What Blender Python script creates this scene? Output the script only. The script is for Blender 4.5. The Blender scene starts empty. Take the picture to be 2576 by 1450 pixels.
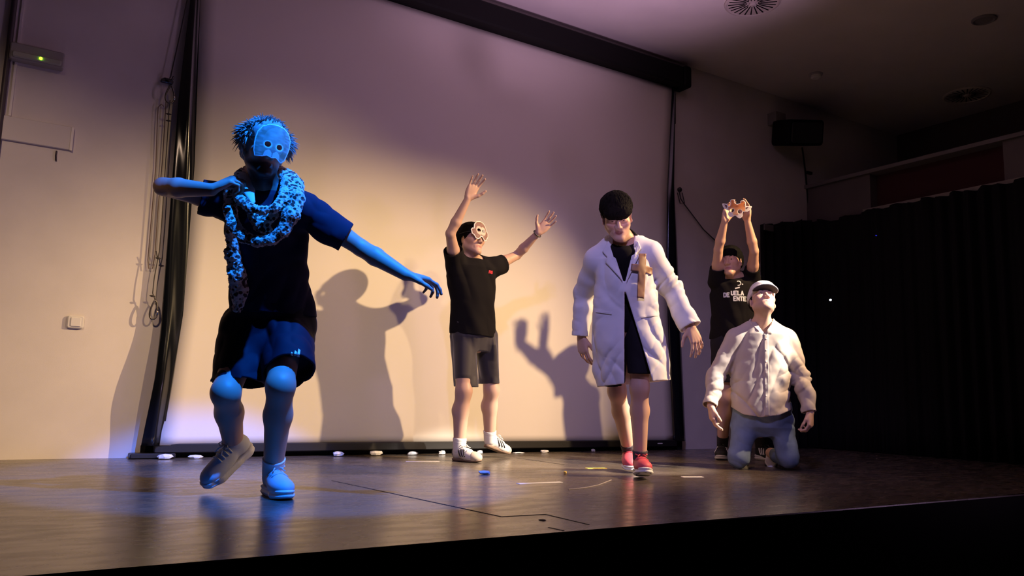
import bpy, math, random
import numpy as np
from mathutils import Vector, Matrix

SC = bpy.context.scene
COL = SC.collection

# ------------------------------------------------------------------ camera
FPX, CXP, CYP = 1985.0, 1288.0, 725.0           # focal length and centre in pixels of the 2576x1450 frame
RC = np.array([[0.84678295, -0.09543444, -0.52330765],
               [-0.53124907, -0.10165063, -0.84109546],
               [0.02707492, 0.990232, -0.13677548]])
CAM = np.array([0.0, 0.0, 0.46])
cam_data = bpy.data.cameras.new('camera')
cam_data.sensor_fit = 'HORIZONTAL'
cam_data.sensor_width = 36.0
cam_data.lens = FPX / 2576.0 * 36.0
cam_data.clip_start = 0.05
cam_data.clip_end = 100
cam = bpy.data.objects.new('camera', cam_data)
cam.matrix_world = Matrix([list(RC[i]) + [CAM[i]] for i in range(3)] + [[0, 0, 0, 1]])
COL.objects.link(cam)
SC.camera = cam

# ------------------------------------------------------------------ world and exposure
SC.view_settings.view_transform = 'Standard'
SC.view_settings.look = 'None'
SC.view_settings.exposure = 0.0
SC.view_settings.gamma = 1.0
SC.view_settings.use_curve_mapping = False
world = bpy.data.worlds.new('dark_hall')
SC.world = world
world.use_nodes = True
world.node_tree.nodes['Background'].inputs[0].default_value = (0.30, 0.20, 0.28, 1)
world.node_tree.nodes['Background'].inputs[1].default_value = 0.010

# ------------------------------------------------------------------ stage lamps and added bounce fills
def spot(name, loc, aim, color, watts, half_deg, blend, size):
    ld = bpy.data.lights.new(name, 'SPOT')
    ld.color = color
    ld.energy = watts
    ld.spot_size = math.radians(2 * half_deg)
    ld.spot_blend = blend
    ld.shadow_soft_size = size
    o = bpy.data.objects.new(name, ld)
    o.location = loc
    o.rotation_euler = (Vector(aim) - Vector(loc)).to_track_quat('-Z', 'Y').to_euler()
    COL.objects.link(o)
    return o

spot('stage_spot_warm', (6.4, 1.55, 3.65), (2.75, 5.0, 0.42), (1.0, 0.68, 0.34), 2250, 21.5, 0.75, 0.05)
spot('stage_spot_amber_left', (-1.5, 0.3, 3.9), (-0.25, 5.75, 0.62), (1.0, 0.69, 0.48), 540, 18, 1.0, 0.08)
spot('stage_spot_amber', (2.6, 0.3, 3.9), (1.5, 5.75, 0.95), (1.0, 0.70, 0.36), 520, 17, 1.0, 0.08)
spot('stage_spot_blue', (1.50, 1.82, 3.85), (1.27, 3.76, 0.66), (0.006, 0.17, 1.0), 2300, 17, 0.25, 0.03)
spot('stage_spot_lavender', (0.4, 0.7, 3.85), (3.7, 4.3, 0.75), (0.50, 0.42, 1.0), 430, 22, 1.0, 0.10)
spot('bounce_fill_wall', (6.2, 0.2, 0.10), (1.5, 5.75, 3.1), (0.92, 0.56, 1.0), 150, 29, 1.0, 0.4)  # added low lamp, stands in for spotlight bounced off the floor onto the wall
spot('bounce_fill_ceiling', (2.8, 1.2, -0.30), (3.3, 3.6, 3.95), (1.0, 0.62, 0.98), 1250, 25, 1.0, 0.2)  # added fill below the stage edge, imitates floor bounce on the ceiling
spot('stage_spot_white', (6.2, 0.6, 3.8), (4.12, 3.62, 0.98), (1.0, 0.90, 0.76), 4600, 7.2, 0.40, 0.04)
# ------------------------------------------------------------------ pixel helpers
def at(px, py, w):
    """World point seen at pixel (px, py) at distance w along the optical axis."""
    return CAM + RC @ np.array([(px - CXP) / FPX * w, -(py - CYP) / FPX * w, -w])
def ray(px, py):
    return RC @ np.array([px - CXP, -(py - CYP), -FPX])
def onY(px, py, Y):
    d = ray(px, py); return CAM + d * ((Y - CAM[1]) / d[1])
def onX(px, py, X):
    d = ray(px, py); return CAM + d * ((X - CAM[0]) / d[0])
def onZ(px, py, Z=0.0):
    d = ray(px, py); return CAM + d * ((Z - CAM[2]) / d[2])
def unit(v):
    v = np.asarray(v, float); return v / np.linalg.norm(v)

# ------------------------------------------------------------------ materials
MATS = {}
def mat(name, color=(0.5, 0.5, 0.5), rough=0.6, metal=0.0, spec=0.5, emit=None, noise=None, bump=None, sss=0.0, sheen=0.0, coat=0.0, vcol=False):
    """Principled material; noise=(scale, amount) mottles the colour, bump=(scale, strength, distance)."""
    if name in MATS: return MATS[name]
    m = bpy.data.materials.new(name); m.use_nodes = True
    nt = m.node_tree; b = nt.nodes['Principled BSDF']; L = nt.links
    b.inputs['Base Color'].default_value = (*color, 1)
    b.inputs['Roughness'].default_value = rough
    b.inputs['Metallic'].default_value = metal
    b.inputs['Specular IOR Level'].default_value = spec
    b.inputs['Coat Weight'].default_value = coat
    if sss:
        b.inputs['Subsurface Weight'].default_value = sss
        b.inputs['Subsurface Radius'].default_value = (0.012, 0.005, 0.003)
        b.inputs['Subsurface Scale'].default_value = 1.0
    if sheen:
        b.inputs['Sheen Weight'].default_value = sheen
        b.inputs['Sheen Roughness'].default_value = 0.5
    if emit:
        b.inputs['Emission Color'].default_value = (*emit[0], 1)
        b.inputs['Emission Strength'].default_value = emit[1]
    tc = nt.nodes.new('ShaderNodeTexCoord')
    src = None
    if vcol:
        a = nt.nodes.new('ShaderNodeAttribute'); a.attribute_name = 'Col'
        src = a.outputs['Color']
        L.new(src, b.inputs['Base Color'])
    if noise:
        n = nt.nodes.new('ShaderNodeTexNoise'); n.inputs['Scale'].default_value = noise[0]; n.inputs['Detail'].default_value = 5
        L.new(tc.outputs['Object'], n.inputs['Vector'])
        mp = nt.nodes.new('ShaderNodeMapRange'); mp.inputs['From Min'].default_value = 0.3; mp.inputs['From Max'].default_value = 0.7
        mp.inputs['To Min'].default_value = 1 - noise[1]; mp.inputs['To Max'].default_value = 1 + noise[1]
        L.new(n.outputs['Fac'], mp.inputs['Value'])
        mx = nt.nodes.new('ShaderNodeVectorMath'); mx.operation = 'SCALE'
        if src: L.new(src, mx.inputs[0])
        else: mx.inputs[0].default_value = color
        L.new(mp.outputs['Result'], mx.inputs['Scale'])
        L.new(mx.outputs['Vector'], b.inputs['Base Color'])
    if bump:
        n = nt.nodes.new('ShaderNodeTexNoise'); n.inputs['Scale'].default_value = bump[0]; n.inputs['Detail'].default_value = 4
        L.new(tc.outputs['Object'], n.inputs['Vector'])
        bp = nt.nodes.new('ShaderNodeBump'); bp.inputs['Strength'].default_value = bump[1]; bp.inputs['Distance'].default_value = bump[2]
        L.new(n.outputs['Fac'], bp.inputs['Height']); L.new(bp.outputs['Normal'], b.inputs['Normal'])
    MATS[name] = m
    return m

# ------------------------------------------------------------------ objects
def tag(o, label=None, cat=None, group=None, kind=None):
    if label: o['label'] = label
    if cat: o['category'] = cat
    if group: o['group'] = group
    if kind: o['kind'] = kind
    return o
def root(name, loc, label, cat, group=None):
    o = bpy.data.objects.new(name, None); o.empty_display_size = 0.1
    o.location = tuple(map(float, loc)); COL.objects.link(o)
    return tag(o, label, cat, group)
def world_loc(o):
    v = np.zeros(3)
    while o is not None:
        v = v + np.array(o.location); o = o.parent
    return v
def mesh_obj(name, V, F, m=None, parent=None, smooth=False, col=None, mats=None, fmat=None, origin=None):
    """One mesh object from world-space verts. F: (n,4) int array or list of tuples."""
    V = np.asarray(V, np.float64)
    me = bpy.data.meshes.new(name)
    off = world_loc(parent) if parent is not None else (np.zeros(3) if origin is None else np.asarray(origin, float))
    if isinstance(F, np.ndarray):
        k = F.shape[1]
        me.vertices.add(len(V)); me.vertices.foreach_set('co', (V - off).astype(np.float32).ravel())
        me.loops.add(F.size); me.loops.foreach_set('vertex_index', F.astype(np.int32).ravel())
        me.polygons.add(len(F)); me.polygons.foreach_set('loop_start', np.arange(0, F.size, k, dtype=np.int32))
        me.update(calc_edges=True)
    else:
        me.from_pydata((V - off).tolist(), [], F); me.update()
    if smooth: me.polygons.foreach_set('use_smooth', np.ones(len(me.polygons), bool))
    if mats:
        for x in mats: me.materials.append(x)
        if fmat is not None: me.polygons.foreach_set('material_index', np.asarray(fmat, np.int32))
    elif m is not None: me.materials.append(m)
    if col is not None:
        a = me.color_attributes.new('Col', 'FLOAT_COLOR', 'POINT')
        c = np.ones((len(V), 4), np.float32); c[:, :3] = col
        a.data.foreach_set('color', c.ravel())
    o = bpy.data.objects.new(name, me); COL.objects.link(o)
    if parent is not None: o.parent = parent
    elif origin is not None: o.location = tuple(off)
    return o

class MB:
    """Collects simple solids into one mesh."""
    def __init__(s): s.V = []; s.F = []
    def add(s, V, F):
        n = len(s.V); s.V += [tuple(map(float, v)) for v in V]; s.F += [tuple(i + n for i in f) for f in F]
    def box(s, lo, hi, ax=None, org=None):
        x0, y0, z0 = lo; x1, y1, z1 = hi
        P = np.array([(x0, y0, z0), (x1, y0, z0), (x1, y1, z0), (x0, y1, z0), (x0, y0, z1), (x1, y0, z1), (x1, y1, z1), (x0, y1, z1)], float)
        if ax is not None: P = np.asarray(org) + P @ np.asarray(ax)
        s.add(P, [(0, 3, 2, 1), (4, 5, 6, 7), (0, 1, 5, 4), (1, 2, 6, 5), (2, 3, 7, 6), (3, 0, 4, 7)])
    def bevbox(s, lo, hi, r=0.01, n=3, ax=None, org=None):
        """Box with rounded vertical-ish edges: a rounded rectangle in local x/z swept along y, with small bevel at both ends."""
        x0, y0, z0 = lo; x1, y1, z1 = hi
        def ring(d, y):
            P = []
            for cx, cz, a0 in ((x1 - r, z1 - r, 0), (x0 + r, z1 - r, 90), (x0 + r, z0 + r, 180), (x1 - r, z0 + r, 270)):
                for i in range(n + 1):
                    a = math.radians(a0 + 90 * i / n); rr = max(r - d, r * 0.05)
                    P.append((cx + rr * math.cos(a), y, cz + rr * math.sin(a)))
            return P
        b = min(r * 0.5, abs(y1 - y0) * 0.3)
        rings = [ring(b, y0), ring(0, y0 + b), ring(0, y1 - b), ring(b, y1)]
        k = len(rings[0]); P = np.array(sum(rings, []))
        if ax is not None: P = np.asarray(org) + P @ np.asarray(ax)
        F = []
        for q in range(3):
            for i in range(k):
                j = (i + 1) % k
                F.append((q * k + i, q * k + j, (q + 1) * k + j, (q + 1) * k + i))
        F.append(tuple(range(k))); F.append(tuple(reversed(range(3 * k, 4 * k))))
        s.add(P, F)
    def tube(s, pts, r, n=8, closed=False):
        pts = [np.asarray(p, float) for p in pts]; m = len(pts)
        rs = r if hasattr(r, '__len__') else [r] * m
        ref = None; rings = []
        for i in range(m):
            a = pts[(i - 1) % m] if (i > 0 or closed) else pts[i]
            b = pts[(i + 1) % m] if (i < m - 1 or closed) else pts[i]
            t = unit(b - a)
            if ref is None: ref = np.array([0, 0, 1.0]) if abs(t[2]) < 0.9 else np.array([1.0, 0, 0])
            u = ref - t * t.dot(ref); u = unit(u); v = np.cross(t, u); ref = u
            rings.append([pts[i] + rs[i] * (math.cos(2 * math.pi * k / n) * u + math.sin(2 * math.pi * k / n) * v) for k in range(n)])
        F = []
        for i in range(m if closed else m - 1):
            j = (i + 1) % m
            for k in range(n):
                l = (k + 1) % n
                F.append((i * n + k, i * n + l, j * n + l, j * n + k))
        if not closed:
            F.append(tuple(reversed(range(n)))); F.append(tuple((m - 1) * n + k for k in range(n)))
        s.add(sum(rings, []), F)
    def lathe(s, prof, c, ax, n=32):
        """prof: (radius, height) pairs revolved about ax (3 row vectors x,y,z) at c."""
        ax = np.asarray(ax, float); P = []; m = len(prof)
        for r, h in prof:
            for k in range(n):
                a = 2 * math.pi * k / n
                P.append(np.asarray(c) + r * math.cos(a) * ax[0] + r * math.sin(a) * ax[1] + h * ax[2])
        F = []
        for i in range(m - 1):
            for k in range(n):
                l = (k + 1) % n
                F.append((i * n + k, i * n + l, (i + 1) * n + l, (i + 1) * n + k))
        F.append(tuple(reversed(range(n)))); F.append(tuple((m - 1) * n + k for k in range(n)))
        s.add(P, F)
    def build(s, name, m, parent=None, smooth=False, origin=None):
        return mesh_obj(name, s.V, s.F, m, parent, smooth, origin=origin)
def struct(name, mb, m, smooth=False):
    o = mb.build(name, m, smooth=smooth); o['kind'] = 'structure'; return o
# ------------------------------------------------------------------ setting
YW, ZC, XR, ZR = 5.75, 3.95, 7.53, 2.93          # back wall, ceiling, side partition and its top
YE = 2.30                                        # front edge of the stage
M_wall = mat('wall_plaster', (0.66, 0.60, 0.57), 0.85, spec=0.2, noise=(3.0, 0.05), bump=(220, 0.12, 0.002))
M_ceil = mat('ceiling_plaster', (0.62, 0.56, 0.55), 0.9, spec=0.2, noise=(2.0, 0.05), bump=(200, 0.1, 0.002))
M_black = mat('black_satin', (0.012, 0.011, 0.012), 0.45)
M_black_matt = mat('black_matt', (0.008, 0.007, 0.008), 0.9, spec=0.1)
M_white_pl = mat('white_plastic', (0.75, 0.73, 0.70), 0.4)
M_grey_pl = mat('grey_plastic', (0.35, 0.34, 0.33), 0.5)

def floor_material():
    m = bpy.data.materials.new('stage_floor_vinyl'); m.use_nodes = True
    nt = m.node_tree; L = nt.links; b = nt.nodes['Principled BSDF']
    tc = nt.nodes.new('ShaderNodeTexCoord')
    def noise(scale, detail, sx=1, sy=1, rot=0.0):
        mp = nt.nodes.new('ShaderNodeMapping'); mp.inputs['Scale'].default_value = (sx, sy, 1); mp.inputs['Rotation'].default_value = (0, 0, rot)
        n = nt.nodes.new('ShaderNodeTexNoise'); n.inputs['Scale'].default_value = scale; n.inputs['Detail'].default_value = detail
        L.new(tc.outputs['Object'], mp.inputs['Vector']); L.new(mp.outputs['Vector'], n.inputs['Vector']); return n
    def ramp(n, stops):
        r = nt.nodes.new('ShaderNodeValToRGB'); e = r.color_ramp.elements
        e[0].position, e[0].color = stops[0][0], (*stops[0][1], 1)
        e[1].position, e[1].color = stops[-1][0], (*stops[-1][1], 1)
        L.new(n.outputs['Fac'], r.inputs['Fac']); return r
    base = ramp(noise(3, 6), [(0.3, (0.060, 0.045, 0.033)), (0.75, (0.115, 0.088, 0.066))])
    scuff = ramp(noise(9, 8, 1.0, 7.0, 0.35), [(0.60, (0, 0, 0)), (0.80, (0.10, 0.09, 0.085))])
    scuff2 = ramp(noise(14, 8, 6.0, 1.0, -0.5), [(0.64, (0, 0, 0)), (0.84, (0.09, 0.08, 0.075))])
    a1 = nt.nodes.new('ShaderNodeVectorMath'); a2 = nt.nodes.new('ShaderNodeVectorMath')
    L.new(base.outputs['Color'], a1.inputs[0]); L.new(scuff.outputs['Color'], a1.inputs[1])
    L.new(a1.outputs[0], a2.inputs[0]); L.new(scuff2.outputs['Color'], a2.inputs[1])
    L.new(a2.outputs[0], b.inputs['Base Color'])
    rr = nt.nodes.new('ShaderNodeMapRange'); rr.inputs['From Min'].default_value = 0.3; rr.inputs['From Max'].default_value = 0.7
    rr.inputs['To Min'].default_value = 0.22; rr.inputs['To Max'].default_value = 0.32
    L.new(noise(5, 6, 1, 3).outputs['Fac'], rr.inputs['Value']); L.new(rr.outputs['Result'], b.inputs['Roughness'])
    b.inputs['Specular IOR Level'].default_value = 0.9
    bp = nt.nodes.new('ShaderNodeBump'); bp.inputs['Strength'].default_value = 0.035; bp.inputs['Distance'].default_value = 0.004
    L.new(noise(7, 5).outputs['Fac'], bp.inputs['Height']); L.new(bp.outputs['Normal'], b.inputs['Normal'])
    return m
M_floor = floor_material()

b = MB(); b.box((-3.0, YE, -0.006), (XR + 2.0, YW + 0.02, 0.0)); fl = struct('floor', b, M_floor)
b = MB(); b.box((-3.0, YE + 0.004, -0.90), (XR + 2.0, YE + 0.06, -0.0062)); struct('wall_stage_front', b, M_black_matt)
b = MB(); b.box((-6.0, -6.0, -1.0), (XR + 2.5, YE + 0.05, -0.9)); struct('floor_hall', b, M_black_matt)
b = MB(); b.box((-3.0, YW, -0.05), (XR + 2.0, YW + 0.15, ZC)); struct('wall_back', b, M_wall)
b = MB(); b.box((-3.0, 1.4, ZC), (XR + 2.0, YW + 0.15, ZC + 0.12)); struct('ceiling', b, M_ceil)
b = MB(); b.box((XR + 1.85, 1.0, -0.05), (XR + 2.0, YW, ZC)); WR = b
# side partition with a long recess above the black curtain
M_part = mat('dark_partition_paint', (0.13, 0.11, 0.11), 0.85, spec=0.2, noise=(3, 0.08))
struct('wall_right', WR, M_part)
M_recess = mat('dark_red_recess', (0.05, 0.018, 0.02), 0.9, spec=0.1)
b = MB()
b.box((XR + 0.02, 1.2, 0.0), (XR + 0.14, YW, 2.50))
b.box((XR + 0.02, 1.2, 2.50), (XR + 0.14, 3.60, ZR))
b.box((XR + 0.02, 4.95, 2.50), (XR + 0.14, YW, ZR))
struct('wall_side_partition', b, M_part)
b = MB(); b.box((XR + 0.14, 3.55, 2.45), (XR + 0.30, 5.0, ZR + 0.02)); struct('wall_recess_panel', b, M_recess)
b = MB(); b.box((XR - 0.05, 1.2, 2.50), (XR + 0.14, 5.0, 2.54)); struct('trim_1', b, mat('pale_ledge', (0.24, 0.21, 0.18), 0.7))
b = MB(); b.box((XR - 0.02, 1.2, ZR), (XR + 0.16, YW, ZR + 0.04)); struct('trim_2', b, mat('grey_ledge', (0.14, 0.125, 0.125), 0.7))

# seams cut in the stage floor
M_seam = mat('floor_seam_dark', (0.006, 0.005, 0.006), 0.6)
def strip(mb, A, B, wd, z0, z1):
    A = np.asarray(A, float)[:2]; B = np.asarray(B, float)[:2]; t = unit(B - A); n = np.array([-t[1], t[0]]) * wd / 2
    P = [A - n, B - n, B + n, A + n]
    mb.add([(p[0], p[1], z) for z in (z0, z1) for p in P], [(0, 3, 2, 1), (4, 5, 6, 7), (0, 1, 5, 4), (1, 2, 6, 5), (2, 3, 7, 6), (3, 0, 4, 7)])
for pts in ([(835, 1210), (1262, 1301), (1372, 1295), (1482, 1321)], [(1380, 1328), (1418, 1336)], [(1300, 1153), (1420, 1170)]):
    b = MB()
    for p, q in zip(pts[:-1], pts[1:]): strip(b, onZ(*p), onZ(*q), 0.008, -0.002, 0.0012)
    b.build('floor_seam', M_seam, fl)

# ------------------------------------------------------------------ projection screen
YS = 5.712
def curve_px(tab, y):
    ys = [t[1] for t in tab]; xs = [t[0] for t in tab]
    return float(np.interp(y, ys, xs))
white_L = [(503, 0), (497, 150), (487, 420), (471, 620), (455, 770), (430, 915), (397, 1117)]
bord_L = [(478, 0), (447, 250), (432, 430), (411, 700), (400, 830), (383, 950), (346, 1142)]
white_R = [(1690, 235), (1676, 500), (1673, 700), (1678, 900), (1686, 1113)]
bord_R = [(1694, 235), (1692, 470), (1698, 600), (1705, 800), (1716, 1130)]
def zprofile(tab, Y):
    P = np.array([onY(x, y, Y) for x, y in tab]); o = np.argsort(P[:, 2]); P = P[o]
    return lambda z: np.interp(z, P[:, 2], P[:, 0])
fWL, fBL, fWR, fBR = (zprofile(t, YS) for t in (white_L, bord_L, white_R, bord_R))
screen = root('projection_screen', ((fWL(1) + fWR(1)) / 2, YS, 0.0), 'huge white pull-down projection screen with black borders covering the back wall', 'projection screen')
M_screen = mat('screen_fabric', (0.70, 0.64, 0.58), 0.9, spec=0.1, bump=(400, 0.08, 0.001))
def sheet(zs, cols, name, m, parent, th=0.004):
    """Grid sheet: zs rows, cols(z) -> list of (x, y); front and back skins joined."""
    rows = [[(x, y, z) for x, y in cols(z)] for z in zs]
    n = len(rows[0]); V = []; F = []
    for k in (0, 1):
        for r in rows: V += [(x, y + k * th, z) for x, y, z in r]
    R = len(rows); o = R * n
    for i in range(R - 1):
        for j in range(n - 1):
            a = i * n + j
            F.append((a, a + 1, a + n + 1, a + n)); F.append((o + a, o + a + n, o + a + n + 1, o + a + 1))
    for i in range(R - 1):
        a = i * n; F.append((a, a + n, o + a + n, o + a)); a = i * n + n - 1; F.append((a, o + a, o + a + n, a + n))
    for j in range(n - 1):
        F.append((j, o + j, o + j + 1, j + 1)); a = (R - 1) * n + j; F.append((a, a + 1, o + a + 1, o + a))
    return mesh_obj(name, V, F, m, parent, smooth=True)
Z_BOT, Z_TOP = 0.085, 3.64
zs = np.linspace(Z_BOT, Z_TOP, 60)
def wcols(z):
    x0, x1 = fWL(z), fWR(z); out = []
    for t in np.linspace(0, 1, 40):
        e = math.exp(-t * 12) * 0.05 * (1 - z / 3.7) + math.exp(-(1 - t) * 20) * 0.03 * (1 - z / 3.7)
        out.append((x0 + (x1 - x0) * t, YS - 0.01 - 0.02 * (1 - z / 3.7) - e + 0.004 * math.sin(7 * t + z)))
    return out
sheet(zs, wcols, 'screen_fabric', M_screen, screen)
M_vinyl = mat('black_vinyl_border', (0.005, 0.006, 0.009), 0.16, spec=0.6)
def lcols(z):
    x0, x1 = fBL(z), fWL(z) + 0.015; out = []
    yb = wcols(z)[0][1] - 0.004
    for t in np.linspace(0, 1, 16):
        out.append((x0 + (x1 - x0) * t, yb + 0.012 - 0.05 * math.exp(-((z - 0.50) / 0.28) ** 2) * (1 - 0.75 * t) - 0.04 * math.sin(math.pi * min(1, t * 0.9 + 0.12)) ** 1.2 * (0.55 + 0.45 * math.sin(z * 1.7 + 1.0) ** 2) + 0.006 * math.sin(9 * t + 2.5 * z)))
    return out
sheet(zs, lcols, 'side_border', M_vinyl, screen)
def rcols(z):
    x0, x1 = fWR(z) - 0.015, fBR(z); out = []
    yb = wcols(z)[-1][1] - 0.004
    for t in np.linspace(0, 1, 10):
        out.append((x0 + (x1 - x0) * t, yb - 0.035 * math.sin(math.pi * t) + 0.01 * t))
    return out
sheet(zs, rcols, 'side_border', M_vinyl, screen)
M_case = mat('screen_case_black', (0.004, 0.0035, 0.004), 0.7, spec=0.2)
xl, xr = 0.3, float(fBR(3.5)) + 0.02
b = MB(); b.bevbox((xl, YS - 0.14, 3.63), (xr, YS + 0.03, 3.83), 0.03); b.build('roller_case', M_case, screen)
b = MB(); b.bevbox((xr, YS - 0.15, 3.62), (xr + 0.10, YS + 0.03, 3.845), 0.03); b.box((xr + 0.10, YS - 0.05, 3.72), (xr + 0.16, YS + 0.02, 3.84)); b.box((xr + 0.02, YS + 0.0, 3.82), (xr + 0.10, YW - 0.001, 3.86))
b.build('end_bracket', M_case, screen)
b = MB(); P = onY(1690, 240, YS); b.box((P[0] - 0.01, YS - 0.02, P[2] - 0.30), (P[0] + 0.035, YS + 0.0, P[2] + 0.02)); b.build('strap', M_case, screen)
xb0 = onY(322, 1148, YS)[0]; xb1 = onY(1716, 1130, YS)[0]
b = MB(); b.bevbox((fWL(0.1) - 0.03, YS - 0.07, 0.035), (fWR(0.1) + 0.03, YS - 0.02, 0.095), 0.012); b.build('weight_bar', M_black, screen)
b = MB(); b.bevbox((xb0, YS - 0.10, 0.004), (fWL(0.1) + 0.1, YS + 0.02, 0.035), 0.01); b.build('foot', M_black, screen)
b = MB(); b.box((fWL(0.1) - 0.1, YS + 0.0, 0.0), (xb1, YS + 0.03, 0.08)); b.build('backing_strip', M_black_matt, screen)
b = MB(); P = onY(1660, 1116, YS - 0.07); b.box((P[0] - 0.03, YS - 0.074, P[2] - 0.006), (P[0] + 0.03, YS - 0.069, P[2] + 0.004)); b.build('badge', M_white_pl, screen)

# crumpled white paper under the screen bar
M_paper = mat('white_paper', (0.66, 0.67, 0.70), 0.7, noise=(60, 0.12))
def crumple(name, c, sx, sy, sz, m, label, cat, group=None, seed=0, flatness=1.0):
    rng = random.Random(seed); n = 7; V = []; F = []
    for i in range(5):
        th = math.pi * i / 4
        for j in range(n):
            a = 2 * math.pi * j / n + rng.uniform(-.2, .2); r = rng.uniform(.75, 1.15)
            V.append((c[0] + sx * r * math.sin(th) ** 0.6 * math.cos(a), c[1] + sy * r * math.sin(th) ** 0.6 * math.sin(a), c[2] + sz * (1 - math.cos(th)) * 0.5 * (1 if i in (0, 4) else rng.uniform(.85, 1.1))))
    for i in range(4):
        for j in range(n):
            k = (j + 1) % n; F.append((i * n + j, i * n + k, (i + 1) * n + k, (i + 1) * n + j))
    o = mesh_obj(name, V, F, m, origin=(c[0], c[1], c[2])); return tag(o, label, cat, group)
scr = [(415, 1142, 17, 12), (492, 1137, 16, 9), (850, 1137, 14, 12), (945, 1136, 17, 12), (1037, 1135, 14, 9), (1112, 1133, 11, 10), (1207, 1132, 9, 9), (1370, 1131, 12, 7), (1305, 1133, 15, 3), (1492, 1128, 6, 8)]
where = ['at the far left by the black foot', 'second from its left end', 'at the blue patch of light', 'folded in two, right of the blue patch',
         'second one left of the striped shoes', 'just left of the striped shoes', 'behind the heel of the striped shoe', 'in the shadow left of the white coat', 'flat sliver right of the striped shoes', 'small one behind the red shoes']
for i, ((px, py, hw, h), wh) in enumerate(zip(scr, where)):
    P = onY(px, py + h / 2, YS - 0.13); s = np.linalg.norm(P - CAM) / FPX * 0.95
    crumple('paper_scrap', (P[0], YS - 0.13, 0.001), hw * s * 1.1, 0.02, h * s * 1.05, M_paper, 'crumpled paper scrap under the screen, ' + wh, 'paper scrap', 'paper scraps under the screen bar', seed=i)

# ------------------------------------------------------------------ things on the back wall, left
Pl = onY(101, 143, YW - 0.06)
el = root('emergency_light', (Pl[0], YW, Pl[2]), 'grey emergency light box with green indicator high on the wall', 'emergency light')
b = MB(); b.bevbox((Pl[0] - 0.165, YW - 0.075, Pl[2] - 0.05), (Pl[0] + 0.135, YW - 0.001, Pl[2] + 0.055), 0.014); b.build('housing', mat('lamp_housing', (0.30, 0.27, 0.26), 0.5), el)
b = MB(); b.bevbox((Pl[0] - 0.15, YW - 0.092, Pl[2] - 0.042), (Pl[0] + 0.12, YW - 0.072, Pl[2] - 0.004), 0.012); b.build('diffuser', mat('lamp_diffuser', (0.34, 0.33, 0.29), 0.25), el)
b = MB(); b.lathe([(0.009, 0), (0.009, 0.006), (0.003, 0.009)], (Pl[0] + 0.005, YW - 0.092, Pl[2] - 0.022), [(1, 0, 0), (0, 0, 1), (0, -1, 0)], 12)
tag(b.build('indicator', mat('green_led', (0.1, 0.5, 0.02), 0.4, emit=((0.35, 1.0, 0.02), 6.0)), el), 'glowing green indicator')
b = MB(); b.box((max(Pl[0] - 0.20, onY(20, 145, YW)[0] + 0.02), YW - 0.04, Pl[2] - 0.05), (Pl[0] - 0.165, YW - 0.001, Pl[2] + 0.03)); b.build('bracket', mat('bracket_grey', (0.16, 0.14, 0.15), 0.6), el)

P0 = onY(20, 145, YW)
b = MB(); b.tube([(P0[0], YW - 0.022, z) for z in (0.02, 1.0, 2.0, 3.0, ZC - 0.001)], 0.017, 10)
tag(b.build('conduit', mat('dark_conduit', (0.05, 0.035, 0.04), 0.5), smooth=True), 'dark vertical conduit pipe on the wall behind the emergency light', 'pipe')
A0, A1 = onY(47, -20, YW), onY(23, 292, YW)
b = MB(); b.box((A1[0] - 0.004, YW - 0.010, A1[2]), (A1[0] + 0.010, YW - 0.0005, ZC)); tag(b.build('painted_highlight', mat('highlight_white', (0.72, 0.66, 0.64), 0.5)), 'thin pale strip imitating the highlight beside the dark pipe', 'painted highlight')  # pale strip drawn in place of the pipe's highlight line
A, B = onY(0, 300, YW), onY(180, 376, YW)
pn = root('wall_panel', ((A[0] + B[0]) / 2, YW, (A[2] + B[2]) / 2), 'shallow painted access panel on the wall under the emergency light', 'access panel')
Zt, Zb = onY(180, 322, YW)[2], onY(180, 380, YW)[2]
b = MB(); b.bevbox((A[0] - 0.25, YW - 0.022, Zb), (B[0], YW - 0.0005, Zt), 0.006); b.build('cover', mat('panel_paint', (0.62, 0.56, 0.54), 0.6), pn)
b = MB(); b.box((B[0] - 0.012, YW - 0.026, Zb - 0.003), (B[0] + 0.002, YW - 0.001, Zt - 0.003)); b.build('edge_lip', mat('panel_lip', (0.74, 0.68, 0.64), 0.5), pn)
P = onY(141, 392, YW); b = MB(); b.tube([(P[0], YW - 0.006, P[2] + 0.03), (P[0] - 0.002, YW - 0.012, P[2]), (P[0] + 0.002, YW - 0.006, P[2] - 0.035)], 0.005, 8)
tag(b.build('wall_nail', mat('dark_metal', (0.06, 0.05, 0.05), 0.4, metal=0.8)), 'thin dark nail in the wall just below the access panel', 'nail')
P = onY(190, 811, YW - 0.02); sw = root('light_switch', (P[0], YW, P[2]), 'square white light switch low on the left wall', 'light switch')
b = MB(); b.bevbox((P[0] - 0.048, YW - 0.022, P[2] - 0.040), (P[0] + 0.048, YW - 0.0005, P[2] + 0.042), 0.014); b.build('plate', mat('switch_plate', (0.66, 0.62, 0.58), 0.35), sw, smooth=False)
b = MB(); b.bevbox((P[0] - 0.028, YW - 0.028, P[2] - 0.028), (P[0] + 0.030, YW - 0.018, P[2] + 0.030), 0.006); b.build('rocker', mat('switch_rocker', (0.72, 0.68, 0.64), 0.3), sw)

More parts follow.
